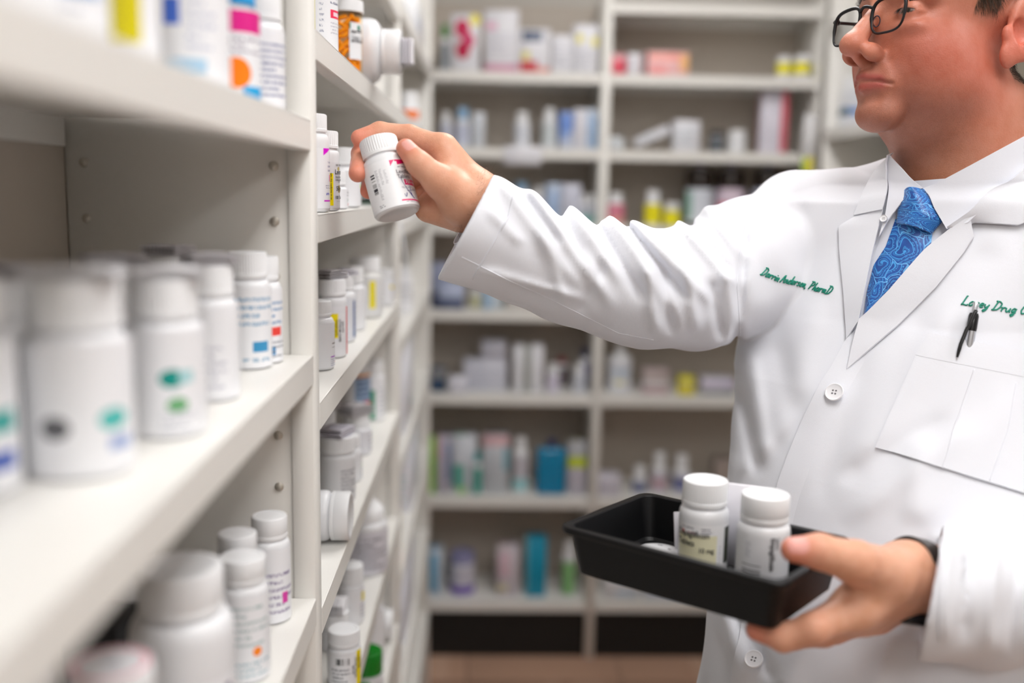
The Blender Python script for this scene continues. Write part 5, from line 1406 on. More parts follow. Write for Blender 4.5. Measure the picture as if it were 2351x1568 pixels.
# ------------------------------------------------------------------ pieces of clothing laid over the coat
def support(p):
    d = coat_sdf(p, False)
    return smin(d, sd_cone(p, h2w(V3(-.050, 0, -.10)), h2w(V3(-.076, -.006, -.30)), .077, .081), .02)
def march(px, py, f=support, t0=.7):
    px = np.asarray(px, float).ravel(); py = np.asarray(py, float).ravel()
    dirs = np.stack([(px - CX) / FPX, -(py - CY) / FPX, -np.ones_like(px)], 1) @ C2W.T
    dl = np.linalg.norm(dirs, axis=1); u = dirs / dl[:, None]
    t = np.full(len(px), t0)
    for _ in range(46):
        t += np.clip(f(cam_p + u * t[:, None]) * .8, -.02, .06)
        t = np.minimum(t, 1.5)
    p = cam_p + u * t[:, None]
    e = .002
    g = np.stack([f(p + np.eye(3)[i] * e) - f(p - np.eye(3)[i] * e) for i in range(3)], -1)
    g /= np.maximum(np.linalg.norm(g, axis=1), 1e-9)[:, None]
    return p, g
def resample(pts, n):
    pts = np.asarray(pts, float)
    s = np.concatenate([[0], np.cumsum(np.linalg.norm(np.diff(pts, axis=0), axis=1))]); s /= s[-1]
    # smooth the corners a little with a fine Catmull pass
    q = np.linspace(0, 1, n)
    return np.stack([np.interp(q, s, pts[:, i]) for i in range(2)], 1)
def patch(name, edgeA, edgeB, m, off=.003, thick=.0016, nu=24, nv=24, bulge=0.0, offB=None, parent=None, label=None, f=support, smooth_n=True, profile=None):
    """cloth patch spanned between two outlines; lies `off` above what it covers and is `thick` deep"""
    A_, B_ = resample(edgeA, nv), resample(edgeB, nv)
    u = np.linspace(0, 1, nu)
    grid = A_[:, None, :] * (1 - u)[None, :, None] + B_[:, None, :] * u[None, :, None]
    p, g = march(grid[..., 0], grid[..., 1], f)
    o = off + ((offB if offB is not None else off) - off) * u + bulge * np.sin(PI * u)
    if profile is not None: o = o + profile(u)
    o = np.tile(o, nv)
    G = g.reshape(nv, nu, 3)
    if smooth_n:
        for _ in range(3):
            G2 = G.copy(); G2[1:-1] += G[:-2] + G[2:]; G2[:, 1:-1] += G[:, :-2] + G[:, 2:]
            G = G2 / np.maximum(np.linalg.norm(G2, axis=2), 1e-9)[..., None]
    g = G.reshape(-1, 3)
    top = p + g * o[:, None]; bot = top - g * thick
    N = nv * nu
    V = np.concatenate([top, bot]); F = []
    idx = lambda i, j: i * nu + j
    for i in range(nv - 1):
        for j in range(nu - 1):
            a, b, c, d = idx(i, j), idx(i + 1, j), idx(i + 1, j + 1), idx(i, j + 1)
            F.append((a, b, c, d)); F.append((N + d, N + c, N + b, N + a))
    def rim(seq):
        for a, b in zip(seq[:-1], seq[1:]): F.append((a, b, N + b, N + a)[::-1])
    rim([idx(i, 0) for i in range(nv)]); rim([idx(nv - 1, j) for j in range(nu)]); rim([idx(i, nu - 1) for i in range(nv)][::-1]); rim([idx(0, j) for j in range(nu)][::-1])
    UV = [(j / (nu - 1), 1 - i / (nv - 1)) for i in range(nv) for j in range(nu)]
    me = mesh(name, V, F, True, UV + UV)
    me.set_sharp_from_angle(angle=math.radians(60))
    return plink(name, me, m, parent, label)
def sub(o, parent):
    """hang a finished piece under another piece of clothing"""
    o.parent = parent; o.matrix_parent_inverse = Matrix.Identity(4); o.location = (0, 0, 0); return o
# shirt front inside the V
shirt = patch('dress_shirt', [(2045, 420), (2030, 520), (2005, 600), (1975, 690), (1968, 752)], [(2300, 400), (2230, 490), (2150, 590), (2060, 690), (1990, 760)], M_shirt, .0015, .001, 26, 30, label='white dress shirt with button-down collar')
# tie
def tie_mat():
    g = NT('blue_paisley_silk')
    uv = g.n('ShaderNodeUVMap').outputs[0]
    mp = g.n('ShaderNodeMapping'); mp.inputs['Scale'].default_value = (1.0, 2.9, 1.0); g.l(uv, mp.inputs[0])
    nz = g.n('ShaderNodeTexNoise'); nz.inputs['Scale'].default_value = 2.2; nz.inputs['Detail'].default_value = 1; g.l(mp.outputs[0], nz.inputs['Vector'])
    vm = g.n('ShaderNodeVectorMath', operation='MULTIPLY_ADD'); g.l(nz.outputs['Color'], vm.inputs[0]); vm.inputs[1].default_value = (.45, .45, 0); g.l(mp.outputs[0], vm.inputs[2])
    def vor(scale, feat='F1'):
        v = g.n('ShaderNodeTexVoronoi', feature=feat); v.inputs['Scale'].default_value = scale; g.l(vm.outputs[0], v.inputs['Vector']); return v
    def curls(scale, turns, dash):
        """spiral curls with a beaded outline round every cell centre"""
        v = vor(scale)
        df = g.n('ShaderNodeVectorMath', operation='SUBTRACT'); g.l(vm.outputs[0], df.inputs[0]); g.l(v.outputs['Position'], df.inputs[1])
        sp = g.n('ShaderNodeSeparateXYZ'); g.l(df.outputs[0], sp.inputs[0])
        ang = g.math('DIVIDE', g.math('ARCTAN2', sp.outputs[1], g.math('MULTIPLY', sp.outputs[0], 1.5)), 2 * PI)
        d = v.outputs['Distance']
        ph = g.math('ADD', g.math('MULTIPLY', d, turns), ang)
        fr = g.math('FRACT', ph)
        line = g.math('LESS_THAN', g.math('ABSOLUTE', g.math('SUBTRACT', fr, .5)), .10)
        bead = g.math('MULTIPLY', g.math('GREATER_THAN', g.math('FRACT', g.math('MULTIPLY', ang, dash)), .45), g.math('LESS_THAN', g.math('ABSOLUTE', g.math('SUBTRACT', fr, .80)), .09))
        return g.math('MAXIMUM', line, bead), d
    big, d1 = curls(1.7, 7.0, 30.0)
    small, d2 = curls(5.2, 4.5, 12.0)
    inner = g.math('LESS_THAN', d1, .20)
    pat = g.math('MAXIMUM', g.math('MULTIPLY', big, g.math('SUBTRACT', 1.0, inner)), g.math('MULTIPLY', small, inner))
    edge = g.math('LESS_THAN', vor(1.7, 'DISTANCE_TO_EDGE').outputs['Distance'], .012)
    n3 = g.noise(3.0, 2, mp.outputs[0])
    base = g.mix(n3, srgb(2, 44, 116), srgb(8, 98, 194))
    c = g.mix(g.math('MULTIPLY', pat, .8), base, srgb(70, 168, 236))
    c = g.mix(edge, c, srgb(110, 186, 242))
    g.l(c, g.b.inputs['Base Color'])
    g.b.inputs['Roughness'].default_value = .38
    g.b.inputs['Sheen Weight'].default_value = .3
    return g.m
M_tie = tie_mat()
tie = thing('necktie', None, None); tie.parent = person; tie.location = tuple(-PLOC); tie['label'] = 'shiny blue paisley necktie'
sub(patch('blade', [(2058, 505), (2036, 568), (2008, 612), (1993, 670), (1981, 752)], [(2142, 535), (2137, 575), (2112, 606), (2052, 672), (1986, 756)], M_tie, .004, .003, 26, 44, bulge=.006), tie)
sub(patch('knot', [(2077, 453), (2066, 480), (2062, 518)], [(2128, 440), (2168, 508), (2140, 541)], M_tie, .008, .004, 24, 24, bulge=.010), tie)
# shirt collar leaves
def seg(a, b, n=12): return [(a[0] + (b[0] - a[0]) * i / (n - 1), a[1] + (b[1] - a[1]) * i / (n - 1)) for i in range(n)]
cl = patch('collar_leaf', [(2064, 358), (2098, 406), (2129, 440), (2096, 455), (2060, 487)], [(2054, 400), (2050, 440), (2038, 505), (2028, 540), (2025, 553)], M_shirt, .0125, .0018, 20, 26)
cr_ = patch('collar_leaf', [(2128, 441), (2150, 485), (2176, 535)], [(2370, 292), (2340, 400), (2222, 520)], M_shirt, .0125, .0018, 30, 24)
for c in (cl, cr_): sub(c, shirt)
# collar band round the neck
na, nb_ = h2w(V3(-.050, 0, -.10)), h2w(V3(-.076, -.006, -.30))
pf, _g = march([2128], [440]); pf = pf[0]
nax = _n(na - nb_); cc = nb_ + nax * ((pf - nb_) @ nax)
ring_n = _n(nax + .34 * _n(pf - cc))
V, F = [], []
for i in range(48):
    a = 2 * PI * i / 48
    e1_ = _n(pf - cc); e2_ = np.cross(nax, e1_)
    dr = e1_ * math.cos(a) + e2_ * math.sin(a)
    rise = -(dr @ ring_n) / (nax @ ring_n) * .080 + .006
    for (rr, hh) in ((.0795, 0.0), (.0795, -.042), (.0820, -.042), (.0820, 0.0)): V.append(cc + dr * rr + nax * (hh + rise))
for i in range(48):
    for j in range(4): F.append((i * 4 + j, i * 4 + (j + 1) % 4, ((i + 1) % 48) * 4 + (j + 1) % 4, ((i + 1) % 48) * 4 + j))
sub(plink('collar_band', mesh('collar_band', V, F), M_shirt), shirt)
# coat collar carried round the back of the neck
V, F = [], []
m_ = 29
for i in range(m_):
    a = math.radians(62) + math.radians(236) * i / (m_ - 1)
    dr = e1_ * math.cos(a) + e2_ * math.sin(a)
    rise = -(dr @ ring_n) / (nax @ ring_n) * .084 + .004
    for (rr, hh) in ((.0850, 0.0), (.0850, -.045), (.0960, -.050), (.0885, -.002)): V.append(cc + dr * rr + nax * (hh + rise))
for i in range(m_ - 1):
    for j in range(4): F.append((i * 4 + j, i * 4 + (j + 1) % 4, (i + 1) * 4 + (j + 1) % 4, (i + 1) * 4 + j))
F += [(0, 1, 2, 3), tuple((m_ - 1) * 4 + j for j in (3, 2, 1, 0))]
sub(plink('collar_back', mesh('collar_back', V, F), M_coat), coat)
# little button of the button-down collar
# coat lapels and collar
lap_l = patch('lapel', [(1964, 500), (1928, 521), (1930, 575), (1939, 670), (1946, 782)], [(2034, 490), (2022, 540), (2008, 600), (1990, 690), (1980, 748)], M_coat, .0045, .0020, 20, 36, offB=.0135)
col_l = patch('collar', [(2058, 352), (2003, 410), (1982, 450), (1963, 497)], [(2066, 358), (2054, 420), (2044, 460), (2034, 492)], M_coat, .0055, .0022, 18, 28, offB=.0165)
lap_r = patch('lapel', [(2224, 496), (2190, 530), (2128, 586), (2050, 676), (1981, 746)], [(2236, 546), (2212, 582), (2150, 660), (2060, 752), (1946, 850)], M_coat, .0150, .0022, 20, 40, offB=.0040)
col_r = patch('collar', [(2178, 534), (2222, 498), (2290, 432), (2375, 360)], [(2216, 536), (2234, 514), (2336, 521), (2390, 500)], M_coat, .0175, .0024, 20, 30, offB=.0060)
for c in (lap_l, col_l, lap_r, col_r): sub(c, coat)
# overlapping front edge (placket)
pk = patch('placket', [(1981, 746), (1944, 784), (1913, 844), (1887, 882), (1850, 960), (1819, 1034), (1793, 1105), (1755, 1250), (1715, 1400), (1697, 1490), (1680, 1600), (1672, 1760)],
           [(2040, 760), (1990, 830), (1962, 880), (1934, 930), (1898, 1000), (1866, 1070), (1840, 1140), (1802, 1280), (1770, 1420), (1752, 1500), (1736, 1606), (1730, 1766)], M_coat, .0046, .0016, 14, 70, offB=-.0004)
sub(pk, coat)
# pocket with a hemmed top and stitch lines
pocket = patch('chest_pocket', [(2132, 768), (2103, 820), (2060, 915), (2009, 1027)], [(2420, 822), (2400, 880), (2390, 1010), (2372, 1140)], M_coat, .0027, .0013, 40, 34)
sub(pocket, coat)
hem = patch('pocket_hem', [(2132, 767), (2104, 818)], [(2420, 821), (2402, 878)], M_coat, .0030, .0014, 40, 8); sub(hem, pocket)
def seam(name, pts, parent, off, w=.0007, m=None, n=60):
    """raised stitched line"""
    q = resample(pts, n); p, g = march(q[:, 0], q[:, 1]); p = p + g * off
    return sub(plink(name, tube_mesh(name, p, w, 6), m or M_coat), parent)
def tube_mesh(name, P_, r, k=6, close=False):
    P_ = np.asarray(P_, float); n = len(P_)
    V, F = [], []
    t = np.gradient(P_, axis=0)
    if close:
        t = np.roll(P_, -1, 0) - np.roll(P_, 1, 0)
    ref = np.array([.3, .5, .8])
    rr = r if hasattr(r, '__len__') else [r] * n
    prev = None
    for i in range(n):
        d = t[i] / max(np.linalg.norm(t[i]), 1e-9)
        a = np.cross(d, ref if prev is None else prev)
        if np.linalg.norm(a) < 1e-6: a = np.cross(d, np.array([1., 0, 0]))
        a /= np.linalg.norm(a); b = np.cross(d, a); prev = -np.cross(d, a) if False else ref
        for j in range(k):
            an = 2 * PI * j / k
            V.append(P_[i] + rr[i] * (math.cos(an) * a + math.sin(an) * b))
    m_ = n if close else n - 1
    for i in range(m_):
        for j in range(k):
            a0, b0 = i * k + j, i * k + (j + 1) % k
            a1, b1 = ((i + 1) % n) * k + j, ((i + 1) % n) * k + (j + 1) % k
            F.append((a0, a1, b1, b0))
    if not close:
        F.append(tuple(range(k))); F.append(tuple((n - 1) * k + j for j in reversed(range(k))))
    return mesh(name, V, F, True)
seam('stitching', [(2236, 850), (2200, 960), (2162, 1078)], pocket, .0028)
seam('stitching', [(2330, 880), (2310, 990), (2270, 1105)], pocket, .0028)
seam('sleeve_seam', [(1722, 470), (1700, 560), (1692, 660), (1700, 770)], coat, .0000, .0006)
seam('cuff_seam', [(1180, 440), (1166, 500), (1120, 580), (1085, 640)], coat, .0003, .0009)
seam('forearm_seam', [(1060, 590), (1160, 640), (1260, 685), (1330, 720), (1420, 765), (1500, 780)], coat, .0000, .0006)
seam('cuff_seam', [(2160, 1232), (2158, 1350), (2156, 1470)], coat, .0003, .0009)
# buttons
def button(px, py, r, parent, off):
    p, g = march([px], [py]); p, g = p[0], g[0]
    bm = lathe_mesh('button', [(0, .0), (r * .96, .0), (r, .0006), (r, .0018), (r * .93, .0024), (r * .78, .0018), (r * .72, .0016), (0, .0016)], 28, caps=False)
    o = plink('button', bm, mat('button_plastic', (238, 238, 242), .3), parent)
    q = Vector(g).to_track_quat('Z', 'Y')
    o.location = Vector(p + g * off) if parent.parent is not person else Vector(p + g * off)
    o.rotation_euler = q.to_euler()
    for a in range(4):
        h = lathe_mesh('button_hole', [(r * .11, .0), (r * .11, .00005), (0, .00005)], 10, caps=False)
        ho = link('button_hole', h, mat('button_hole_dark', (120, 118, 122), .8), o, (r * .24 * math.cos(PI / 4 + a * PI / 2), r * .24 * math.sin(PI / 4 + a * PI / 2), .00168))
    return o
button(1919, 905, .0098, coat, .0044)
button(1733, 1519, .0095, coat, .0044)
button(2037, 512, .0042, shirt, .0135)
# ------------------------------------------------------------------ embroidered names: pen strokes laid on the cloth as thread
GL = {
 'D': [[(.18, 0), (.30, 1)], [(.10, .98), (.45, 1), (.72, .82), (.72, .45), (.52, .10), (.18, 0), (.02, .02)]],
 'a': [[(.45, .42), (.25, .48), (.08, .28), (.10, .04), (.28, .02), (.45, .30), (.48, .48), (.46, .10), (.58, .02)]],
 'r': [[(.02, .40), (.10, .46), (.14, .02)], [(.13, .25), (.25, .45), (.42, .46), (.44, .38)]],
 'i': [[(.06, .38), (.14, .46), (.14, .06), (.26, .02)], [(.17, .66), (.19, .70)]],
 'n': [[(.02, .40), (.10, .46), (.12, .02)], [(.12, .25), (.26, .46), (.36, .44), (.38, .06), (.50, .02)]],
 'A': [[(.0, 0), (.42, 1), (.60, 0)], [(.14, .38), (.56, .38)]],
 'd': [[(.45, .42), (.25, .48), (.08, .28), (.10, .04), (.28, .02), (.46, .30), (.56, 1), (.48, .10), (.58, .02)]],
 'e': [[(.08, .24), (.36, .30), (.32, .46), (.16, .46), (.06, .22), (.16, .02), (.40, .10)]],
 's': [[(.36, .40), (.22, .48), (.10, .38), (.30, .18), (.24, .02), (.04, .06)]],
 'o': [[(.24, .48), (.08, .32), (.08, .08), (.24, .0), (.40, .16), (.38, .40), (.24, .48)]],
 ',': [[(.10, .06), (.06, -.16)]],
 'P': [[(.18, 0), (.30, 1)], [(.08, .96), (.45, 1), (.66, .82), (.56, .54), (.26, .48)]],
 'h': [[(.10, 0), (.24, 1)], [(.14, .24), (.30, .46), (.40, .42), (.40, .06), (.52, .02)]],
 'm': [[(.02, .40), (.10, .46), (.12, .02)], [(.12, .25), (.24, .46), (.32, .42), (.32, .02)], [(.32, .25), (.46, .46), (.54, .42), (.54, .06), (.66, .02)]],
 'L': [[(.40, .94), (.32, 1), (.20, .10), (.08, .0), (.30, .06), (.62, .0), (.72, .12)]],
 'c': [[(.38, .38), (.24, .48), (.08, .28), (.14, .02), (.40, .10)]],
 'y': [[(.06, .44), (.12, .14), (.26, .08), (.40, .30)], [(.44, .46), (.34, -.20), (.16, -.38), (.06, -.24), (.44, .04)]],
 'u': [[(.06, .44), (.10, .08), (.24, .02), (.40, .28)], [(.44, .46), (.42, .08), (.54, .02)]],
 'g': [[(.44, .42), (.24, .48), (.08, .28), (.14, .04), (.40, .26)], [(.46, .46), (.36, -.26), (.18, -.38), (.08, -.22), (.50, .06)]],
 'C': [[(.66, .80), (.50, 1), (.22, .80), (.10, .36), (.24, .02), (.62, .14)]], '.': [[(.08, .0), (.10, .04)]], ' ': []}
ADV = dict(D=.84, a=.58, r=.46, i=.28, n=.52, A=.70, d=.60, e=.44, s=.44, o=.48, P=.70, h=.54, m=.68, L=.76, c=.44, y=.50, u=.56, g=.54, C=.74)
ADV.update({',': .2, ' ': .30, '.': .2})
def embroider(name, text, base, size, squeeze=1.0):
    """base: baseline as points on the cloth"""
    base = np.asarray(base, float)
    tot = sum(ADV[c] for c in text)
    s = np.concatenate([[0], np.cumsum(np.linalg.norm(np.diff(base, axis=0), axis=1))])
    k = s[-1] / tot
    V, F = [], []
    x = 0.0
    strokes = []
    for ch in text:
        for st in GL[ch]:
            q = resample(st, max(4, 4 * len(st)))
            pts = []
            for (a, b) in q:
                u = (x + a + .20 * b * 0) * k
                bp = np.array([np.interp(u, s, base[:, i]) for i in range(2)])
                tn = np.array([np.interp(min(u + 3, s[-1]), s, base[:, i]) - np.interp(max(u - 3, 0), s, base[:, i]) for i in range(2)]); tn /= np.linalg.norm(tn)
                nr = np.array([tn[1], -tn[0]])
                pts.append(bp + nr * b * size + tn * b * size * .32)
            strokes.append(np.array(pts))
        x += ADV[ch]
    allp = np.concatenate(strokes)
    p, g = march(allp[:, 0], allp[:, 1])
    p = p + g * .0006
    o = 0; verts = []; faces = []
    for st in strokes:
        me = tube_mesh('tmp', p[o:o + len(st)], .00078, 6); o += len(st)
        b0 = len(verts)
        verts += [tuple(v.co) for v in me.vertices]; faces += [tuple(i + b0 for i in f.vertices) for f in me.polygons]
        bpy.data.meshes.remove(me)
    return sub(plink(name, mesh(name, verts, faces, True), mat('teal_thread', (0, 140, 116), .5), label='teal embroidered lettering'), coat)
embroider('embroidery', 'Darrin Anderson, PharmD', [(1744, 630), (1785, 647), (1830, 656), (1870, 668), (1906, 677)], 20)
embroider('embroidery', 'Lacey Drug Co.', [(2204, 699), (2250, 706), (2300, 716), (2351, 722), (2372, 726)], 22)
# ------------------------------------------------------------------ hair
def strands(name, roots, dirs, lens, r0, col, nseg=4, curl=.25):
    n = len(roots); k = 3
    V = np.zeros((n, nseg + 1, k, 3))
    rs = np.random.RandomState(5)
    side = np.cross(dirs, rs.normal(size=dirs.shape)); side /= np.linalg.norm(side, axis=1)[:, None]
    oth = np.cross(dirs, side)
    bend = rs.normal(size=(n, 3)) * curl
    for i in range(nseg + 1):
        t = i / nseg
        c = roots + dirs * (lens * t)[:, None] + bend * (lens * t * t * .5)[:, None]
        rad = r0 * (1 - .8 * t)
        for j in range(k):
            a = 2 * PI * j / k
            V[:, i, j] = c + rad * (math.cos(a) * side + math.sin(a) * oth)
    base = (np.arange(n) * (nseg + 1) * k)[:, None]
    F = []
    for i in range(nseg):
        for j in range(k):
            a, b = i * k + j, i * k + (j + 1) % k
            F.append(np.concatenate([base + a, base + b, base + b + k, base + a + k], 1))
    me = np_mesh(name, V.reshape(-1, 3), np.concatenate(F))
    return me
M_hair = mat('brown_hair', (86, 68, 54), .45, var=.5, vscale=300)
def head_normals(v):
    e = .001
    g = np.stack([head_sdf(v + np.eye(3)[i] * e) - head_sdf(v - np.eye(3)[i] * e) for i in range(3)], -1)
    return g / np.linalg.norm(g, axis=1)[:, None]
def make_hair():
    nv = len(body.data.vertices)
    co = np.zeros(nv * 3, np.float32); body.data.vertices.foreach_get('co', co)
    v = w2h(co.reshape(-1, 3).astype(float))
    ok = (np.abs(v).max(1) < .16)
    v = v[ok]; hm = hair_mask(v); v = v[(hm > .6)]
    rs = np.random.RandomState(2)
    vis = (v[:, 1] > .03) & (v[:, 2] < .08)
    pick = np.concatenate([rs.choice(np.nonzero(vis)[0], 5200), rs.choice(np.nonzero(~vis)[0], 6500)])
    p = v[pick] + rs.normal(size=(len(pick), 3)) * .0006
    nr = head_normals(p)
    comb = np.tile(V3(-.75, 0, -.65), (len(p), 1)); comb[p[:, 2] > .08] = V3(.4, .5, .2)
    comb[(p[:, 0] > -.02) & (p[:, 2] < .08)] = V3(-.35, 0, -.95)
    d = comb - nr * (comb * nr).sum(1)[:, None]; d /= np.maximum(np.linalg.norm(d, axis=1), 1e-6)[:, None]
    d = d + nr * .28 + rs.normal(size=d.shape) * .12; d /= np.linalg.norm(d, axis=1)[:, None]
    ln = rs.uniform(.010, .019, len(p)); ln[p[:, 2] > .07] *= 1.7; ln[p[:, 2] < .02] *= .5
    me = strands('hair', h2w(p - nr * .0008), d @ HR.T, ln * HS, .00022, None)
    o = plink('hair', me, M_hair, label='short brown hair with grey at the sides'); o['kind'] = 'stuff'
    # eyebrows
    br = []
    for s in (1, -1):
        t = rs.uniform(0, 1, 260)
        br.append(np.stack([.099 - .022 * t ** 1.5, s * (.014 + .040 * t), .021 + .006 * np.sin(t * 2.6) + rs.uniform(-.0035, .0035, 260)], 1))
    br = np.concatenate(br); nb = head_normals(br)
    for _ in range(3): br = br - nb * head_sdf(br)[:, None]
    dd = np.stack([-.5 * np.ones(len(br)), np.sign(br[:, 1]) * .8, .25 * np.ones(len(br))], 1) + nb * .35 + rs.normal(size=br.shape) * .15
    dd /= np.linalg.norm(dd, axis=1)[:, None]
    o = plink('eyebrow', strands('eyebrow', h2w(br), dd @ HR.T, np.full(len(br), .009), .0002, None), M_hair); o['kind'] = 'stuff'
    # lashes of the upper lids
    ls = []
    for s in (1, -1):
        t = np.linspace(-1, 1, 60)
        ls.append(np.stack([.0880 - .0045 * t * t, s * (.033 + .0115 * t), .0005 - .002 * t * t], 1))
    ls = np.concatenate(ls)
    dd = np.stack([.9 * np.ones(len(ls)), .3 * np.sign(ls[:, 1]) * np.tile(np.linspace(-1, 1, 60), 2), -.35 * np.ones(len(ls))], 1); dd /= np.linalg.norm(dd, axis=1)[:, None]
    o = plink('eyelash', strands('eyelash', h2w(ls), dd @ HR.T, np.full(len(ls), .006), .00018, None, curl=.1), mat('dark_lash', (40, 30, 26), .5)); o['kind'] = 'stuff'
    # fine hair on the reaching wrist
    w_ = []
    co3 = co.reshape(-1, 3).astype(float)
    m = np.linalg.norm(co3 - (RH['wrist'] * .7 + RH['fore'] * .3), axis=1) < .045
    q = co3[m]; X, Y = pxy(q)
    q = q[(X > 1045) & (X < 1140)]
    q = q[rs.choice(len(q), 420)]
    e = .001
    g = np.stack([rhand_sdf(q + np.eye(3)[i] * e) - rhand_sdf(q - np.eye(3)[i] * e) for i in range(3)], -1); g /= np.linalg.norm(g, axis=1)[:, None]
    ax = _n(RH['wrist'] - RH['fore'])
    dd = np.tile(C2W[:, 1] * .5 - ax * .5, (len(q), 1)) + g * .5 + rs.normal(size=q.shape) * .35; dd /= np.linalg.norm(dd, axis=1)[:, None]
    o = plink('arm_hair', strands('arm_hair', q, dd, rs.uniform(.005, .012, len(q)), .00007, None, curl=.6), mat('arm_hair_brown', (120, 84, 58), .5)); o['kind'] = 'stuff'
make_hair()
# ------------------------------------------------------------------ eyeglasses
def glasses():
    fr = mat('black_frame_metal', (16, 15, 20), .35, metal=.2)
    org = h2w(V3(.107, 0, 0))
    t = thing('eyeglasses', 'black rectangular metal-framed eyeglasses worn low on the nose', 'glasses', tuple(org))
    L_ = lambda q: h2w(q) - org
    for s in (1, -1):
        pts = []; rad = []
        n = 56
        for i in range(n):
            a = 2 * PI * i / n
            ca, sa = math.cos(a), math.sin(a)
            ex = 3.6
            yy = .0228 * math.copysign(abs(ca) ** (2 / ex), ca); zz = .0190 * math.copysign(abs(sa) ** (2 / ex), sa)
            if zz < 0: yy -= .004 * (zz / -.0190) * (1 if yy < 0 else .4) * (-1 if yy < 0 else 1)
            yl = .0322 + yy
            pts.append(L_(V3(.1085 - .16 * max(0, yl - .03) * .9, s * yl, -.011 + zz)))
            rad.append(.0013 if zz < 0 else .0019)
        ro = link('rim', tube_mesh('rim', pts, rad, 8, close=True), fr, t)
        me = mesh('lens', [np.mean(pts, 0)] + [np.array(p) * .999 + np.mean(pts, 0) * .001 for p in pts], [(0, 1 + i, 1 + (i + 1) % n) for i in range(n)], True)
        g = MATS.get('lens_glass')
        if g is None:
            q = NT('lens_glass'); q.b.inputs['Base Color'].default_value = (.97, .97, .98, 1); q.b.inputs['Transmission Weight'].default_value = 1; q.b.inputs['Roughness'].default_value = 0; q.b.inputs['IOR'].default_value = 1.02
            MATS['lens_glass'] = g = q.m
        link('lens', me, g, t)
        # temple arm
        arm = [L_(V3(.1040, s * .0555, .002)), L_(V3(.098, s * .0660, .004)), L_(V3(.06, s * .0775, .014)), L_(V3(.0, s * .0815, .030)), L_(V3(-.04, s * .0815, .036)), L_(V3(-.062, s * .0815, .014))]
        q = np.array(arm); sidx = np.linspace(0, len(q) - 1, 26)
        q = np.stack([np.interp(sidx, range(len(q)), q[:, i]) for i in range(3)], 1)
        link('temple', tube_mesh('temple', q, .0019, 8), fr, t)
        link('hinge', tube_mesh('hinge', [L_(V3(.1025, s * .0560, .002)), L_(V3(.0965, s * .063, .003))], .0028, 8), fr, t)
        pd = [L_(V3(.102 + .004 * math.cos(a) * 0 - .003 * math.cos(a), s * (.0105 + .002 * math.cos(a)), -.012 + .006 * math.sin(a))) for a in np.linspace(0, 2 * PI, 18, endpoint=False)]
        link('nose_pad', tube_mesh('nose_pad', pd, .0007, 6, close=True), mat('pad_metal', (70, 60, 70), .3, metal=.7), t)
    br = [L_(V3(.1090 + .003 * math.sin(PI * u), -.0095 + .019 * u, .001 + .0025 * math.sin(PI * u))) for u in np.linspace(0, 1, 12)]
    link('bridge', tube_mesh('bridge', br, .0017, 8), fr, t)
glasses()
# ------------------------------------------------------------------ pen clipped in the pocket
def pen():
    p, g = march([2237, 2222, 2212], [702, 762, 880])
    top = p[0] + g[0] * .010; bot = p[2] - g[2] * .012
    ax = _n(top - bot); L_ = np.linalg.norm(top - bot)
    n_ = g[1] - ax * (g[1] @ ax); n_ /= np.linalg.norm(n_); s = np.cross(n_, ax)
    R = Matrix([[s[i], n_[i], ax[i]] for i in range(3)])
    t = thing('pen', 'black and silver ballpoint pen clipped in the chest pocket', 'pen', tuple(bot), R)
    silver = mat('pen_silver', (196, 198, 204), .25, metal=.7); blk = mat('pen_black', (18, 18, 22), .25)
    link('barrel', lathe_mesh('barrel', [(0, 0), (.003, .001), (.0044, .006), (.0046, L_ * .70)], 20), silver, t)
    link('sleeve', lathe_mesh('sleeve', [(.0047, L_ * .66), (.0050, L_ * .70), (.0049, L_ * .84), (.0040, L_ * .87)], 20), blk, t)
    link('push_button', lathe_mesh('push_button', [(.0026, L_ * .86), (.0026, L_ * .99), (.0020, L_)], 16), silver, t)
    # clip: springs from the collar and bows out over the pocket cloth
    q = resample([(2235, 722), (2224, 740), (2212, 768), (2202, 796), (2196, 824)], 20)
    cp, cg = march(q[:, 0], q[:, 1])
    lift = np.interp(np.linspace(0, 1, 20), [0, .2, .6, 1], [.0125, .0125, .0095, .0052])
    cp = cp + cg * lift[:, None]
    Ri = np.array(R).T
    link('clip', tube_mesh('clip', (cp - bot) @ Ri.T, list(np.interp(np.linspace(0, 1, 20), [0, .85, 1], [.0020, .0019, .0011])), 8), blk, t)
pen()
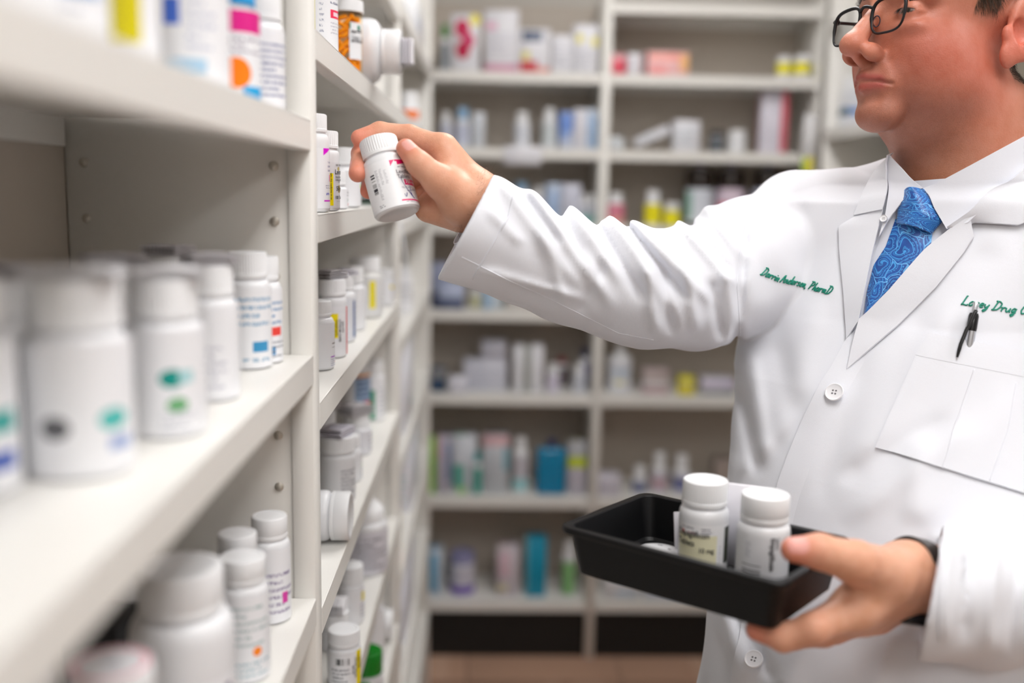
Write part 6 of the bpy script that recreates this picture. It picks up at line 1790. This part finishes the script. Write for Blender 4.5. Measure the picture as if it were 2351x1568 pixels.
# ------------------------------------------------------------------ bottle in the hand
def frame_to(axis, toward):
    z = _n(axis); y = -(toward - z * (toward @ z)); y = _n(y); x = np.cross(y, z)
    return Matrix([[x[i], y[i], z[i]] for i in range(3)])
base = PT(914, 494, .998); top = PT(867, 322, 1.009)
Rb = frame_to(top - base, cam_p - base)
hB = float(np.linalg.norm(top - base))
PK = (236, 0, 110)
bottle('white bottle with magenta label held between thumb and fingers', tuple(base), .0232, hB, cr=.0198, ch=.0195, rot=Rb, ribs=46,
       lab=[(-85, 100, .04, .86, label_mat('held_label', (240, 241, 244), [('tri', .53, .60, .84, .97, PK), ('rect', .60, 1, .935, .97, PK), ('tri', .63, .9, .86, .936, PK), ('bars', .215, .285, .36, .80, (36, 34, 44), 40, 'u'), ('text', .30, .345, .2, .84, (140, 140, 150), 20), ('text', .36, .40, .5, .84, (150, 150, 160), 16), ('text', .42, .46, .5, .80, (160, 160, 168), 14),
                                                                           ('text', .62, .98, .79, .83, (130, 130, 140), 1), ('rect', .67, .92, .42, .54, PK), ('text', .60, .9, .34, .39, (150, 150, 158), 2), ('rect', .56, 1, .085, .115, PK), ('text', .62, .95, .05, .08, (150, 150, 158), 1), ('text', .24, .36, .05, .12, (130, 130, 140), 2)]))],
       printing=[([('Levofloxacin', math.radians(23), .0350, .0058, 0, .006, .9), ('Tablets', math.radians(23), .0298, .0058, 0, .006, .9)], mat('grey_ink', (92, 92, 104), .6)), ([('750 mg', math.radians(41), .0243, .0052, 0, .012, .9)], mat('white_ink', (246, 246, 248), .5))])
# handwritten initials across the label: pen strokes
def scribble(parent, r):
    seqs = [[(30, .031), (33, .026), (40, .019), (50, .012), (58, .0085), (52, .012), (44, .0165)], [(40, .0165), (55, .0175), (72, .0185)], [(52, .022), (50, .015), (54, .010), (60, .009)], [(30, .0135), (33, .0100), (37, .0145), (38, .0145), (34, .0105)]]
    V, F = [], []
    for q in seqs:
        q = resample([(a * .0004, z) for a, z in q], 18)
        P_ = [np.array([r * math.sin(math.radians(a / .0004)), -r * math.cos(math.radians(a / .0004)), z]) for a, z in q]
        me = tube_mesh('tmp', P_, .00022, 4); b = len(V)
        V += [tuple(v.co) for v in me.vertices]; F += [tuple(i + b for i in f.vertices) for f in me.polygons]; bpy.data.meshes.remove(me)
    link('pen_mark', mesh('pen_mark', V, F), mat('blue_ink', (44, 38, 130), .5), parent)
held = [o for o in COL.objects if o.get('label') == 'white bottle with magenta label held between thumb and fingers'][0]
scribble(held, .0238)
# ------------------------------------------------------------------ black tray with bottles
TO = V3(.2014, .8565, 1.2506); TE1 = V3(.7579, -.6522, .0111); TE2 = V3(.6523, .7578, -.0126); TZ = np.cross(TE1, TE2)
TR = Matrix([[TE1[i], TE2[i], TZ[i]] for i in range(3)])
def tray():
    t = thing('tray', 'black plastic counting tray held in the left hand', 'tray', tuple(TO - TZ * .046), TR)
    def ring(hx, hy, rc, z, n=8):
        out = []
        for cx_, cy_, a0 in ((hx - rc, hy - rc, 0), (-hx + rc, hy - rc, PI / 2), (-hx + rc, -hy + rc, PI), (hx - rc, -hy + rc, 3 * PI / 2)):
            for i in range(n): a = a0 + PI / 2 * i / (n - 1); out.append((cx_ + rc * math.cos(a), cy_ + rc * math.sin(a), z))
        return out
    H_ = .046; hx, hy = .110, .0753
    rings = [ring(hx - .016, hy - .016, .008, .0), ring(hx - .0135, hy - .0135, .010, .0015), ring(hx - .0065, hy - .0065, .012, H_ - .006), ring(hx - .001, hy - .001, .013, H_ - .0058), ring(hx, hy, .013, H_ - .004), ring(hx, hy, .013, H_ - .001), ring(hx - .001, hy - .001, .013, H_),
             ring(hx - .0072, hy - .0072, .011, H_), ring(hx - .0082, hy - .0082, .011, H_ - .001), ring(hx - .0150, hy - .0150, .010, .006), ring(hx - .0180, hy - .0180, .008, .0032)]
    V = [p for r_ in rings for p in r_]; n = len(rings[0]); F = []
    for i in range(len(rings) - 1):
        for j in range(n): F.append((i * n + j, i * n + (j + 1) % n, (i + 1) * n + (j + 1) % n, (i + 1) * n + j))
    F.append(tuple(reversed(range(n)))); F.append(tuple((len(rings) - 1) * n + j for j in range(n)))
    me = mesh('shell', V, F); me.shade_smooth(); me.set_sharp_from_angle(angle=math.radians(32))
    link('shell', me, mat('black_tray_plastic', (7, 7, 9), .45, spec=.3, bump=.15, bscale=900, bdist=.0002), t)
    for sx in (-1, 1):
        for sy in (-1, 1):
            link('foot', lathe_mesh('foot', [(.005, -.0022), (.0058, -.0015), (.0058, .0008)], 16), MATS['black_tray_plastic'], t, (sx * .082, sy * .047, 0))
    return t
tray()
TF0 = TO - TZ * (.046 - .0036)
def on_tray(u, v): return TF0 + TE1 * u + TE2 * v
def face_yaw(extra=0.0): return TR @ Matrix.Rotation(extra, 3, 'Z')
def up_rot(a, tilt=(0, 0)):
    return (Matrix.Rotation(tilt[0], 3, 'X') @ Matrix.Rotation(tilt[1], 3, 'Y') @ Matrix.Rotation(a, 3, 'Z'))
t, hb = bottle('white bottle with cream and dark red label standing in the black tray', tuple(on_tray(-.008, .012)), .0225, .088, cr=.0205, ch=.0225, rot=up_rot(-.18), ribs=56,
       lab=[(-75, 95, .06, .80, label_mat('tray_label_a', (242, 242, 244), [('rect', .04, .62, .02, .80, (238, 234, 200)), ('text', .10, .34, .90, .95, (130, 130, 140), 1), ('text', .40, .60, .84, .95, (130, 130, 140), 2), ('disc', .13, .83, .035, (224, 120, 120), 1.3), ('text', .2, .36, .81, .86, (200, 140, 140), 1),
                                                                            ('rect', .04, .62, .02, .10, (170, 20, 40)), ('rect', .10, .54, .12, .26, (246, 242, 214)), ('text', .14, .5, .14, .24, (150, 130, 120), 2), ('rect', .755, .90, .22, .94, (24, 26, 20)), ('text', .78, .84, .26, .66, (96, 110, 70), 9), ('rect', .77, .885, .72, .90, (66, 72, 56)), ('text', .66, .69, .1, .6, (190, 192, 200), 8)]))],
       printing=[([('Dapagliflozin', math.radians(-66), .0395, .0080, 0, .014, .78), ('Tablets', math.radians(-66), .0310, .0080, 0, .014, .78), ('10 mg', math.radians(-12), .0258, .0064, 0, .016, .9)], M_ink)])
t, hb = bottle('white bottle with bar code and vertical black type under the thumb', tuple(on_tray(.046, .022)), .0232, .083, cr=.0212, ch=.023, rot=up_rot(-.25), ribs=0,
       lab=[(-80, 100, .04, .84, label_mat('tray_label_b', (236, 237, 241), [('bars', .18, .42, .06, .46, (60, 60, 68), 26, 'u'), ('text', .22, .30, .6, .9, (170, 172, 182), 8), ('rect', .86, .96, .0, 1, (30, 30, 32)), ('text', .88, .94, .1, .9, (200, 200, 205), 9)]))],
       printing=[([('Empagliflozin', math.radians(14), .0500, .0064, -PI / 2, .016, .9), ('Tablets', math.radians(26), .0500, .0040, -PI / 2, .010, .9)], M_ink)])
# paper between and behind the bottles, and a flat lid
pr = on_tray(.010, .046)
o = bx('folded white leaflet standing behind the two tray bottles', pr[0], pr[1], pr[2], .052, .004, .078, M_paper, name='leaflet', cat='paper', rot=(-.06, 0, -.42), bev=.0008)
pr = on_tray(-.030, .034)
o = bx('white paper slip leaning beside the cream-labelled bottle', pr[0], pr[1], pr[2], .034, .0012, .046, M_paper, name='paper_slip', cat='paper', rot=(-.18, .0, .22), bev=.0003)
t = thing('bottle_lid', 'flat white printed lid lying in the black tray', 'lid', tuple(on_tray(-.052, .008)), TR)
link('disc', lathe_mesh('disc', [(.0, 0), (.022, 0), (.0235, .0015), (.0235, .008), (.021, .0105), (.012, .0122), (0, .0128)], 32, caps=False), M_cap, t)
V_, F_ = [], []
for (a, b, c_, d_) in ((-.012, -.012, .004, .0015), (.002, -.015, .006, .002), (-.006, .009, .005, .0015), (.008, .004, .003, .0018)):
    k = len(V_); V_ += [(a, b, .0122), (a + c_, b, .0122), (a + c_, b + d_, .0122), (a, b + d_, .0122)]; F_.append((k, k + 1, k + 2, k + 3))
link('print', mesh('print', [(x, y, .0108 + .0022 * max(0, 1 - (math.hypot(x, y) / .021) ** 2) + .0003) for x, y, z in V_], F_), M_ink, t)
# ------------------------------------------------------------------ wristwatch
def watch():
    ax = _n(LH['fore'] - LH['wrist'])
    c = LH['wrist'] + ax * .001
    dn = -C2W[:, 1] + .25 * (cam_p - c) / np.linalg.norm(cam_p - c); dn = dn - ax * (dn @ ax); dn = _n(dn); sd = np.cross(ax, dn)
    R = Matrix([[sd[i], ax[i], dn[i]] for i in range(3)])
    t = thing('wristwatch', 'dark wristwatch with metal band at the left cuff', 'watch', tuple(c), R)
    V, F = [], []
    n = 48
    for i in range(n):
        a = 2 * PI * i / n
        for (rr, w_) in ((.0312, -.008), (.0312, .008), (.0335, .008), (.0335, -.008)): V.append((rr * math.sin(a), w_, rr * math.cos(a)))
    for i in range(n):
        for j in range(4):
            F.append((i * 4 + j, i * 4 + (j + 1) % 4, ((i + 1) % n) * 4 + (j + 1) % 4, ((i + 1) % n) * 4 + j))
    link('band', mesh('band', V, F), mat('watch_band', (92, 88, 84), .35, metal=.8), t)
    link('case', lathe_mesh('case', [(.017, .0315), (.0195, .033), (.0195, .039), (.018, .041), (0, .041)], 32, caps=False), mat('watch_case', (34, 34, 38), .25, metal=.5), t)
    link('crown', lathe_mesh('crown', [(.0025, 0), (.0025, .004), (0, .004)], 12, caps=False), MATS['watch_case'], t, (.0195, 0, .036), (0, PI / 2, 0))
watch()
# shirt cuff inside the reaching sleeve
ax = _n(RH['fore'] - RH['wrist']); c = CUFF_P * .45 + (RH['wrist'] * .62 + RH['fore'] * .38) * .55
R = frame_to(ax, cam_p - c)
me = lathe_mesh('shirt_cuff', [(.0355, -.006), (.0370, -.0065), (.0395, .03), (.038, .03), (.0355, -.006)], 36, caps=False)
for v in me.vertices: v.co = (R @ v.co) + Vector(c)
sub(plink('shirt_cuff', me, M_shirt), shirt)
# ------------------------------------------------------------------ trousers and shoes, below the coat
M_trs = cloth_mat('charcoal_trousers', (52, 54, 62), 1200)
zl = SECA[0]; hc = V3(zl[1], zl[2], 0); Fh, Lh = torso_frame(zl[3])
for s in (1, -1):
    P_ = [V3(*(hc + Lh * s * .085 + Fh * .0)[:2], .92), V3(*(hc + Lh * s * .095 + Fh * .03)[:2], .52), V3(*(hc + Lh * s * .10 + Fh * .0)[:2], .075)]
    q = np.array(P_); ii = np.linspace(0, 2, 24); q = np.stack([np.interp(ii, range(3), q[:, i]) for i in range(3)], 1)
    rr = np.interp(ii, [0, 1, 2], [.095, .075, .062])
    plink('trouser_leg', tube_mesh('trouser_leg', q, list(rr), 24), M_trs)
    # shoe
    V, F = [], []
    n = 20; secs = [(-.09, .030, .05), (-.07, .036, .075), (-.02, .038, .085), (.05, .044, .07), (.12, .046, .05), (.17, .038, .04), (.195, .018, .03)]
    for (x, w_, h) in secs:
        for i in range(n):
            a = 2 * PI * i / n
            zz = h / 2 + h / 2 * math.sin(a) if math.sin(a) > 0 else h / 2 + h / 2 * max(-1, math.sin(a) * 1.6)
            p = P_[2] + Fh * x + Lh * (w_ * math.cos(a)); V.append((p[0], p[1], max(.001, zz)))
    for i in range(len(secs) - 1):
        for j in range(n): F.append((i * n + j, i * n + (j + 1) % n, (i + 1) * n + (j + 1) % n, (i + 1) * n + j))
    F.append(tuple(range(n))); F.append(tuple((len(secs) - 1) * n + j for j in reversed(range(n))))
    plink('shoe', mesh('shoe', V, F, True), mat('black_shoe_leather', (20, 19, 19), .3))
